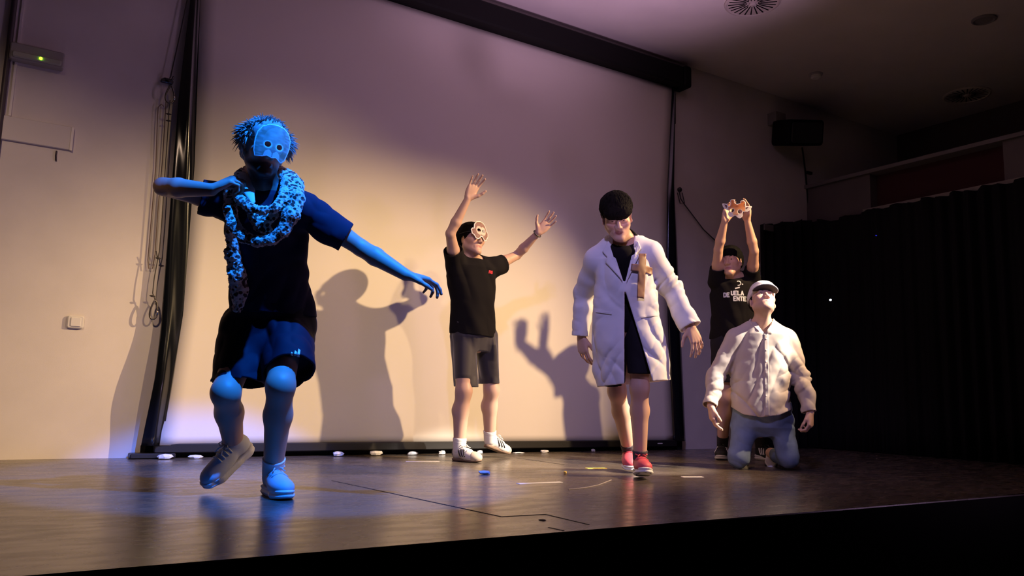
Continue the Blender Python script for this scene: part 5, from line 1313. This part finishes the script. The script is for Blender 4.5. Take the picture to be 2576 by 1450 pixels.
    for f_, s_ in ((f1, s1),):
        b = MB(); pts = [f_.P(x, y, z) for x, y, z in ((.275, 0, .016), (.255, .034, .012), (.20, .047, .006), (.12, .036, -.001), (.12, -.036, -.001), (.20, -.047, .006), (.255, -.034, .012))]
        m_ = len(pts); lo = [p - f_.z * .004 for p in pts]; b.add(pts + lo, [tuple(range(m_)), tuple(reversed(range(m_, 2 * m_)))] + [(i, m_ + i, m_ + (i + 1) % m_, (i + 1) % m_) for i in range(m_)])
        tag(b.build('outsole', Mdk, s_), 'black rubber tread')
    return rt
person_three()
# ================================================================== kneeling person in flat cap
def person_four():
    w = 5.62; J = {}; upv = np.array([0, 0, 1.0])
    kR, kL = onZ(1858, 1183), onZ(1986, 1186); base = (kR + kL) / 2
    rt = root('person', base, 'person kneeling in beige shirt, jeans and pale flat cap, face turned up', 'person')
    n = CAM - base; n[2] = 0; n = unit(n); rgt = unit(np.cross(-n, [0, 0, 1]))
    J['neck'] = at(1917, 818, w); J['shR'] = at(1853, 852, w + .02); J['shL'] = at(1974, 852, w + .02)
    J['elR'] = reach(J['shR'], 1802, 945, .285, +1); J['wrR'] = reach(J['elR'], 1788, 1022, .25, -1)
    J['elL'] = reach(J['shL'], 2014, 948, .285, +1); J['wrL'] = reach(J['elL'], 2038, 1038, .26, -1)
    J['hipR'] = at(1886, 1016, w + .12); J['hipL'] = at(1950, 1016, w + .12)
    J['knR'] = at(1858, 1158, 5.56); J['knL'] = at(1983, 1158, 5.56)
    J['anR'] = at(1868, 1140, 5.95); J['anL'] = at(1939, 1140, 5.95)
    F = frame_at(J['neck'], 2)
    hd = Head(1918, 762, 5.60, 20, 36, 5, 1.02)
    head = hd.prims(J['neck'], .053); tor = torso_prims(J['neck'], J['shR'], J['shL'], J['hipR'], J['hipL'], F[1])
    aR = arm_prims(J['shR'], J['elR'], J['wrR']); aL = arm_prims(J['shL'], J['elL'], J['wrL'])
    hR = hand_prims(J['wrR'], -upv + rgt * .12 + n * .05, rgt * .85 - n * .35, +1, .98, (.4, .45, .5, .6), .08, (.45, .35))
    hL = hand_prims(J['wrL'], -upv + n * .22 - rgt * .02, -rgt * .75 - n * .3, -1, .98, (.8, .9, .95, 1.0), .06, (.4, .5))
    legs = []
    for s in 'RL': legs += [Cap(J['hip' + s], J['kn' + s] + upv * .02, .085, .046, .03), Cap(J['kn' + s] + upv * .02, J['an' + s], .046, .038, .03)]
    body = skin_body('p4', tor + head + aR + aL + hR + hL + legs, rt, M_skin, .0034, lambda V: hd.tint(V, SKIN_A, beard=((0.20, 0.12, 0.09), .35)))
    hd.face_parts(body, look=(.2, .1))
    H = [Ell(hd.P(0, -.030, .040), (.084, .098, .085), hd.R, .02), Ell(hd.P(0, .08, -.02), (.12, .085, .14), hd.R, .01, True), Cap(hd.P(-.2, -.03, -.13), hd.P(.2, -.03, -.13), .10, .10, .01, sub=True)]
    hair_obj(hd, H, rt, mat('dark_brown_hair'), .003, (90, 90, 40), 9)
    # flat cap
    Mc = mat('pale_grey_tweed', (0.55, 0.50, 0.50), .9, noise=(220, .18), bump=(300, .3, .001))
    cp = field([Ell(hd.P(0, -.012, .058), (.094, .118, .070), hd.R, .02), Ell(hd.P(0, .045, .086), (.086, .085, .036), hd.R, .03), Half(hd.P(0, 0, .038), -hd.R[2] - hd.R[1] * .12, 0, True)])
    def capf(P, c=None, r=0):
        l = hd.L(P); d = field([Ell(hd.P(0, -.012, .058), (.094, .118, .070), hd.R, .02), Ell(hd.P(0, .045, .086), (.086, .085, .036), hd.R, .03)])(P, c, r)
        return np.maximum(d - F32(.002) * vnoise(l, 30, 2), (F32(.036) - l[:, 2] + .10 * l[:, 1]))
    cap = sdf_obj('flat_cap', capf, hd.o - .2, hd.o + .22, .004, Mc, rt)
    def brim(P, c=None, r=0):
        l = hd.L(P); x, y, z = l[:, 0], l[:, 1] - F32(.085), l[:, 2] - F32(.052) + F32(2.2) * l[:, 0] ** 2 + F32(.25) * (l[:, 1] - F32(.085))
        e = np.sqrt((x / .088) ** 2 + (y / .072) ** 2) - 1
        return np.maximum(e * F32(.07), np.maximum(np.abs(z) - F32(.0045), -y - F32(.02)))
    sdf_obj('brim', brim, hd.o - .2, hd.o + .22, .003, Mc, cap)
    def under(P, c=None, r=0):
        l = hd.L(P); x, y, z = l[:, 0], l[:, 1] - F32(.085), l[:, 2] - F32(.046) + F32(2.2) * l[:, 0] ** 2 + F32(.25) * (l[:, 1] - F32(.085))
        e = np.sqrt((x / .083) ** 2 + (y / .067) ** 2) - 1
        return np.maximum(e * F32(.07), np.maximum(np.abs(z) - F32(.003), -y - F32(.02)))
    tag(sdf_obj('brim_lining', under, hd.o - .2, hd.o + .22, .0026, mat('dark_lining', (0.02, 0.016, 0.02), .8), cap), 'dark lining under the brim')
    # shirt
    Ms = mat('beige_shirt_cotton', (0.44, 0.375, 0.33), .85, spec=.2, bump=(500, .06, .001))
    rows = [(1884, 1950, 812, .075), (1850, 1980, 842, .115), (1838, 1984, 885, .13), (1836, 1982, 940, .135), (1838, 1984, 990, .14), (1841, 1990, 1035, .145), (1843, 1992, 1068, .145)]
    so = [sil(rows, w, F, .13, .03), Cap(J['neck'] - upv * .03, J['shR'], .058, .070, .04), Cap(J['neck'] - upv * .03, J['shL'], .058, .070, .04),
          Cap(J['shR'], J['elR'], .074, .066, .03), Cap(J['elR'], J['wrR'], .066, .046, .02), Cap(J['shL'], J['elL'], .074, .068, .03), Cap(J['elL'], J['wrL'], .068, .050, .02)]
    arms = [(J['shR'], J['elR'], J['wrR'], 33), (J['shL'], J['elL'], J['wrL'], 49)]
    def disp(P):
        q = P @ np.array([rgt, n, upv]).T.astype(F32)
        m = np.clip(vnoise(q, 5, 71) + .45, 0, 1)
        D = F32(.008) * ridges(q + q[:, 2:3] * np.array([[-.4, .1, 0]], F32), (9, 8, 2.4), 13)
        D = D + F32(.012) * crease(tilt(q, 42), (12, 8, 2.4), 9) * m + F32(.010) * crease(tilt(q, -30), (13, 8, 2.6), 29) * (1 - m) + F32(.002) * vnoise(q, 30, 4)
        for s, e, x, sd in arms:
            m = e + (x - e) * .3; dd = np.sqrt(((P - m.astype(F32)) ** 2).sum(1)); uu = unit(x - s).astype(F32)
            D = D + F32(.014) * crease(F32(.8) * np.stack([(P @ uu) * 21 + (P @ rgt.astype(F32)) * 9, (P @ rgt.astype(F32)) * 10, (P @ n.astype(F32)) * 10], 1), 1, sd) * np.exp(-(dd / .17) ** 2)
        return D
    o = at(1918, 930, w); u, v = rgt, upv; PP = lambda pts: px_poly(pts, o, u, v, w)
    vneck = PolyCut(o, u, v, PP([(1895, 790), (1945, 790), (1940, 818), (1927, 842), (1922, 842), (1902, 815)]))
    hemc = at(1915, 1050, w); wl = unit(J['wrL'] - J['elL']); wr = unit(J['wrR'] - J['elR'])
    hemcut = PolyCut(o - n * .4, u, v, PP([(1800, 1018), (1838, 1024), (1870, 1043), (1915, 1050), (1960, 1045), (1994, 1030), (2040, 1024), (2040, 1100), (1800, 1100)]), -.1)
    class HemLimit(PolyCut):
        def d(s, P):
            dx = np.abs((P - o.astype(F32)) @ u.astype(F32)); return np.maximum(PolyCut.d(s, P), dx - F32(.225))
    hc = HemLimit(hemcut.o, u, v, hemcut.poly, -.1)
    st, sfn = garment('shirt', so, Ms, rt, .0042, [(J['neck'] + upv * .03, upv + F[1] * .2, .12, .09), (J['wrR'] - wr * .004, wr, .08, .05), (J['wrL'] - wl * .004, wl, .08, .05), (hemc, -upv, .24, .05)], cuts=[vneck, hc], disp=disp, t=.010, cover=tor + aR + aL, off=.014)
    axs = (u, v, n)
    decal('placket', [PP([(1921, 845), (1932, 842), (1933, 900), (1934, 960), (1935, 1046), (1923, 1047), (1923, 960), (1922, 900)])], o, axs, sfn, Ms, st, lift=.003, th=.002, step=.008, smooth=True)
    b_m = mat('shirt_button', (0.62, 0.56, 0.50), .4)
    for y in (856, 884, 912, 940, 968, 996, 1024):
        c = at(1928, y, w); decal('button', [[(.0055 * math.cos(a), .0055 * math.sin(a)) for a in np.linspace(0, 2 * math.pi, 10, endpoint=False)]], c, axs, sfn, b_m, st, lift=.006, th=.002, step=.01)
    nk = J['neck']; ring = [(-.035, .090, -.055), (-.074, .055, -.010), (-.082, .0, .022), (-.05, -.060, .034), (.05, -.060, .034), (.082, .0, .022), (.074, .055, -.010), (.045, .090, -.055)]
    pts = [nk + rgt * a + n * b + upv * c for a, b, c in ring]
    cl = [Cap(p, q, .021, .021, .01, flat=(unit((p + q) / 2 - nk), .32)) for p, q in zip(pts[:-1], pts[1:])]
    cl += [Cap(pts[1], pts[0] - upv * .012 - rgt * .012, .022, .010, .01, flat=(unit(n), .35)), Cap(pts[-2], pts[-1] - upv * .012 + rgt * .012, .022, .010, .01, flat=(unit(n), .35))]
    cf = field(cl); sdf_obj('collar', lambda Q, c=None, r=0: cf(Q, c, r), nk - .15, nk + .15, .0032, Ms, st)
    # jeans
    Mj = mat('light_blue_denim', (0.14, 0.185, 0.27), .85, spec=.2, noise=(9, .22), bump=(420, .25, .001))
    hp = (J['hipR'] + J['hipL']) / 2
    jp = [sil([(1846, 1988, 1010, .135, .05), (1842, 1990, 1045, .14, .04), (1838, 1994, 1075, .13, .04), (1860, 1975, 1100, .09, .05)], w, F, .13, .05), Cap(J['hipR'], J['knR'] + upv * .025, .112, .076, .035), Cap(J['hipL'], J['knL'] + upv * .025, .112, .076, .035),
          Cap(J['knR'] + upv * .012, J['anR'] + (J['knR'] - J['anR']) * .38, .072, .062, .03), Cap(J['knL'] + upv * .012, J['anL'] + (J['knL'] - J['anL']) * .38, .072, .062, .03)]
    def dj(P):
        q = P @ np.array([rgt, n, upv]).T.astype(F32); return F32(.008) * ridges(q + q[:, 0:1] * np.array([[0, 0, .5]], F32), (7, 7, 13), 61) + F32(.004) * vnoise(q, 16, 5)
    def keep(P, D, c, r): return np.maximum(D, F32(.002) - P[:, 2])
    garment('jeans', jp, Mj, rt, .0045, [], disp=dj, extra=keep)
    Mu = mat('black_shoe_mesh', (0.012, 0.011, 0.012), .6); Mso = mat('white_foam_sole')
    for s in 'RL':
        a = J['an' + s]; toe = np.array([a[0], a[1], 0.012]) + n * .05; hl = a - n * .09 + upv * .03
        dd = unit(toe - hl); toe = hl + dd * .26
        toe[2] = max(toe[2], .01)
        shoe(Foot(hl, toe, up=n * .8 - upv * .5), rt, Mu, Mso, mat('black_lace', (.02, .02, .02), .7), .25, .026, chunky=False)
    return rt
person_four()
# ================================================================== person holding the giraffe mask overhead
def giraffe(wm):
    k = wm / FPX / 18.125
    o = at(1800 + 960 / 18.125, 490 + 660 / 18.125, wm)
    n = unit(CAM - o); u = unit(np.cross(-n, [0, 0, 1])); v = np.cross(n, u); n = unit(n + v * .12); v = unit(np.cross(n, u))
    Q = lambda pts: [((x - 960) * k, -(y - 660) * k) for x, y in pts]
    out = Q([(320, 375), (430, 382), (540, 402), (600, 505), (645, 515), (690, 450), (702, 330), (668, 262), (720, 218), (830, 212), (888, 262), (872, 335), (925, 405), (1000, 432), (1090, 405), (1132, 372), (1120, 312), (1170, 276), (1262, 270), (1335, 318), (1362, 372), (1350, 525), (1390, 548), (1625, 545), (1628, 595), (1540, 725), (1430, 795), (1255, 795), (1218, 850), (1212, 1000), (1150, 1070), (1082, 1092), (985, 1040), (930, 972), (880, 950), (795, 1005), (690, 1018), (608, 962), (578, 870), (602, 790), (650, 725), (555, 690), (450, 640), (360, 520)])
    e1, e2 = Q([(762, 706)])[0], Q([(1100, 782)])[0]; r = 88 * k
    def uvz(P):
        q = P - o.astype(F32); return np.stack([q @ u.astype(F32), q @ v.astype(F32)], 1), q @ n.astype(F32)
    def holes(q): return np.minimum(np.hypot(q[:, 0] - e1[0], q[:, 1] - e1[1]), np.hypot(q[:, 0] - e2[0], q[:, 1] - e2[1])) - F32(r)
    def fn(P, c=None, rr=0):
        q, z = uvz(P); return np.maximum(np.maximum(np.abs(z + F32(.9) * q[:, 0] ** 2) - F32(.0014), poly2(q, out)), -holes(q))
    earL = Q([(420, 420), (530, 450), (545, 560), (500, 590)]); earR = Q([(1380, 590), (1500, 570), (1440, 640), (1370, 690), (1345, 650)]); hornR = Q([(1280, 420), (1320, 420), (1310, 560), (1275, 560)]); hornT = Q([(1150, 330), (1290, 320), (1250, 365), (1160, 360)])
    def col(P):
        q, z = uvz(P); e = poly2(q, out); h = holes(q); X = q[:, 0] / k + 960; Y = 660 - q[:, 1] / k
        c = np.tile(np.array([.66, .20, .045], F32), (len(P), 1)); t = np.clip((Y - 500) / 350, 0, 1)[:, None]
        c = c * (1 - t) + np.array([.78, .42, .19], F32) * t
        spot = np.exp(-((X - 980) ** 2 / 7000 + (Y - 540) ** 2 / 2600)); c = c * (1 - .7 * spot[:, None]) + np.array([.30, .05, .02], F32) * .7 * spot[:, None]
        muz = ((np.hypot(X - 690, (Y - 900) * 1.2) < 120) | (np.hypot(X - 1110, (Y - 970) * 1.1) < 125)); c[muz] = (.80, .70, .62)
        ears = (X < 600) & (Y > 350) & (Y < 720) | (X > 1335) & (Y > 520); c[ears] = (.66, .60, .56)
        for p in (earL, earR, hornR, hornT): c[poly2(q, p) < 0] = (.10, .03, .03)
        c[(Y > 905) & (Y < 945) & (X > 840) & (X < 1020)] = (.45, .20, .14)
        c[np.abs(h - 14 * k) < 14 * k] = (.84, .68, .56)
        c[e > -26 * k] = (.86, .80, .76)
        return c
    g = root('giraffe_mask', o, 'orange giraffe face mask held up in both hands by the person behind', 'mask')
    sdf_obj('mask_sheet', fn, o - .15, o + .15, .0016, mat('printed_paper'), g, col=col, it=0)
    b = MB(); b.tube([o + u * a + v * z_ - n * .004 for a, z_ in ((Q([(560, 700)])[0][0], Q([(560, 650)])[0][1]), (Q([(700, 790)])[0][0], Q([(700, 640)])[0][1]), (Q([(1330, 740)])[0][0], Q([(1330, 720)])[0][1]))], .0022, 6); b.build('elastic_band', mat('yellow_elastic', (.45, .35, .06), .7), g)
    return o, u, v, n
def person_five():
    w = 6.45; J = {}; upv = np.array([0, 0, 1.0])
    base = (onZ(1813, 1156) + onZ(1910, 1160)) / 2
    rt = root('person', base, 'person in black printed t-shirt behind, holding the giraffe mask high overhead', 'person')
    n = CAM - base; n[2] = 0; n = unit(n); rgt = unit(np.cross(-n, [0, 0, 1]))
    J['neck'] = at(1845, 703, w); J['shR'] = at(1804, 702, w); J['shL'] = at(1891, 702, w)
    J['elR'] = reach(J['shR'], 1807, 628, .285, -1); J['wrR'] = reach(J['elR'], 1823, 556, .25, -1)
    J['elL'] = reach(J['shL'], 1897, 632, .285, -1); J['wrL'] = reach(J['elL'], 1880, 556, .25, -1)
    J['hipR'] = at(1822, 868, w); J['hipL'] = at(1876, 868, w)
    J['anR'] = at(1817, 1126, 6.56); J['knR'] = at(1823, 1000, w); J['anL'] = at(1914, 1126, 6.52); J['knL'] = at(1906, 1000, w)
    F = frame_at(J['neck'], -4); hd = Head(1838, 661, w - .04, -16, 4, -5, 1.0)
    head = hd.prims(J['neck']); tor = torso_prims(J['neck'], J['shR'], J['shL'], J['hipR'], J['hipL'], F[1])
    wm = min(wdepth(J['wrR']), wdepth(J['wrL'])) - .045
    mo, mu, mv, mn = giraffe(wm)
    aR = arm_prims(J['shR'], J['elR'], J['wrR'], .92); aL = arm_prims(J['shL'], J['elL'], J['wrL'], .92)
    hR = hand_prims(J['wrR'], upv * .9 + rgt * .22 - n * .12, rgt * .7 + n * .7, +1, .95, (.25, .3, .35, .4), .04, (.45, .1))
    hL = hand_prims(J['wrL'], upv * .95 + rgt * .03 - n * .10, -rgt * .75 + n * .6, -1, .95, (.15, .25, .3, .35), .05, (.5, .1))
    lR = leg_prims(J['hipR'], J['knR'], J['anR'], n, .98); lL = leg_prims(J['hipL'], J['knL'], J['anL'], n, .98)
    body = skin_body('p5', tor + head + lR + lL + aR + aL + hR + hL, rt, M_skin, .0038, lambda V: hd.tint(V, (0.52, 0.30, 0.21)))
    hd.face_parts(body, look=(-.2, .05))
    H = [Ell(hd.P(0, -.022, .062), (.090, .110, .088), hd.R, .02), Ell(hd.P(0, -.06, .02), (.088, .080, .085), hd.R, .03), Ell(hd.P(-.01, .070, .066), (.076, .042, .036), hd.R, .03), Ell(hd.P(0, .118, -.050), (.10, .085, .092), hd.R, .01, True), Cap(hd.P(-.2, -.03, -.125), hd.P(.2, -.03, -.125), .088, .088, .01, sub=True)]
    hair_obj(hd, H, rt, mat('black_hair'), .004, (90, 90, 30), 14, locks=lay_locks(hd, (0, -.022, .062), (.090, .110, .088), 800, 15, keep=lambda d: d[2] > -.15, jit=.22, ln=(.03, .05), r0=.0028, lift=(-.08, .06)) + lay_locks(hd, (-.01, .070, .066), (.078, .044, .034), 260, 16, keep=lambda d: d[1] > 0 and d[2] < .5, jit=.25, ln=(.022, .036), r0=.0028, lift=(-.12, .04)))
    Mt = mat('black_tshirt_cotton')
    sh = [sil([(1820, 1876, 702, .085), (1798, 1897, 716, .11), (1789, 1898, 740, .125), (1789, 1897, 780, .13), (1786, 1900, 820, .135), (1783, 1903, 870, .14)], w, F, .13, .03)]
    eR = J['shR'] + (J['elR'] - J['shR']) * .40; eL = J['shL'] + (J['elL'] - J['shL']) * .40
    sh += [Cap(J['neck'] - upv * .02, J['shR'] - upv * .01, .055, .068, .04), Cap(J['neck'] - upv * .02, J['shL'] - upv * .01, .055, .068, .04), Cap(J['shR'] - upv * .02, eR + (J['elR'] - J['shR']) * .12, .074, .068, .03), Cap(J['shL'] - upv * .02, eL + (J['elL'] - J['shL']) * .12, .074, .068, .03)]
    def disp(P):
        q = P @ np.array([rgt, n, upv]).T.astype(F32); return F32(.012) * ridges(q + q[:, 2:3] * np.array([[.5, 0, 0]], F32), (9, 8, 2.6), 23) + F32(.004) * vnoise(q, (9, 9, 16), 7)
    ts, tfn = garment('tshirt', sh, Mt, rt, .005, [(eR, J['elR'] - J['shR'] - n * .0, .12, .05), (eL, J['elL'] - J['shL'], .12, .05), (at(1842, 854, w), -upv, .3, .05), (J['neck'] + F[1] * .03 + upv * .012, upv + F[1] * .45, .085, .03)], disp=disp, cover=tor + aR[:1] + aL[:1])
    c = at(1849, 748, w); u = unit(F[0]); axs = (u, upv, unit(F[1])); s = w / FPX
    Mp = mat('white_print', (0.72, 0.72, 0.72), .5)
    pl = text_polys('DE', 9.5 * s, 2.6 * s, -24 * s, -4 * s, .28) + text_polys('UELA', 9.5 * s, 2.6 * s, -6 * s, .5 * s, .28) + text_polys('ENTE', 9.5 * s, 2.6 * s, -.5 * s, -13.5 * s, .28)
    tag(decal('shirt_lettering', pl, c, axs, tfn, Mp, ts, step=.006), 'white lettering across the chest')
    arc = []
    for a0, a1 in zip(np.linspace(-1.9, 2.2, 9)[:-1], np.linspace(-1.9, 2.2, 9)[1:]):
        arc.append([np.array([11 + rr * math.cos(a), 30 + rr * math.sin(a)]) * s for a, rr in ((a0, 4.6), (a0, 6.6), (a1, 6.6), (a1, 4.6))])
    arc += [[np.array(p) * s for p in ((3, 15), (14, 18), (14, 21), (3, 18.5))], [np.array(p) * s for p in ((19, 26), (22, 26), (22, 29), (19, 29))]]
    tag(decal('shirt_emblem', arc, c, axs, tfn, Mp, ts, step=.006), 'small white curved emblem on the chest')
    Ms = mat('black_shorts_cloth'); kR, kL = at(1824, 963, w), at(1894, 963, w); uR = unit(J['knR'] - J['hipR']); uL = unit(J['knL'] - J['hipL'])
    garment('shorts', [sil([(1790, 1900, 840, .12), (1792, 1902, 880, .135), (1806, 1890, 915, .10)], w, F, .12, .05), Cap(J['hipR'], kR + uR * .06, .112, .100, .03), Cap(J['hipL'], kL + uL * .06, .112, .100, .03)], Ms, rt, .006, [(kR, -upv, .15, .05), (kL, -upv, .15, .05)], disp=lambda P: F32(.006) * ridges(P, (12, 12, 4), 3), cover=[Cap(J['hipR'], J['hipR'] * .35 + J['knR'] * .65, .085, .064), Cap(J['hipL'], J['hipL'] * .35 + J['knL'] * .65, .085, .064)])
    Msk = mat('black_sock', (0.012, 0.010, 0.011), .9); Mu = mat('black_shoe_mesh'); Mso = mat('white_foam_sole'); Mw = mat('white_print')
    sock(rt, J['anR'], J['knR'], Msk, -.05, .10, prims=lR); sock(rt, J['anL'], J['knL'], Msk, -.05, .10, prims=lL)
    for s_, yaw in (('R', -.05), ('L', .62)):
        a = J['an' + s_]; d = unit(n * math.cos(yaw) + rgt * math.sin(yaw)); h = a * [1, 1, 0] - d * .058
        sh_ = shoe(Foot(h, h + d), rt, Mu, Mso, mat('black_lace', (.02, .02, .02), .7), .285, .034, chunky=True, stripes=(Mw, .165, -.026), cell=.0045)
        for x in sh_.children:
            if x.name.startswith('stripe'): x['label'] = 'white side stripe'
    return rt
person_five()
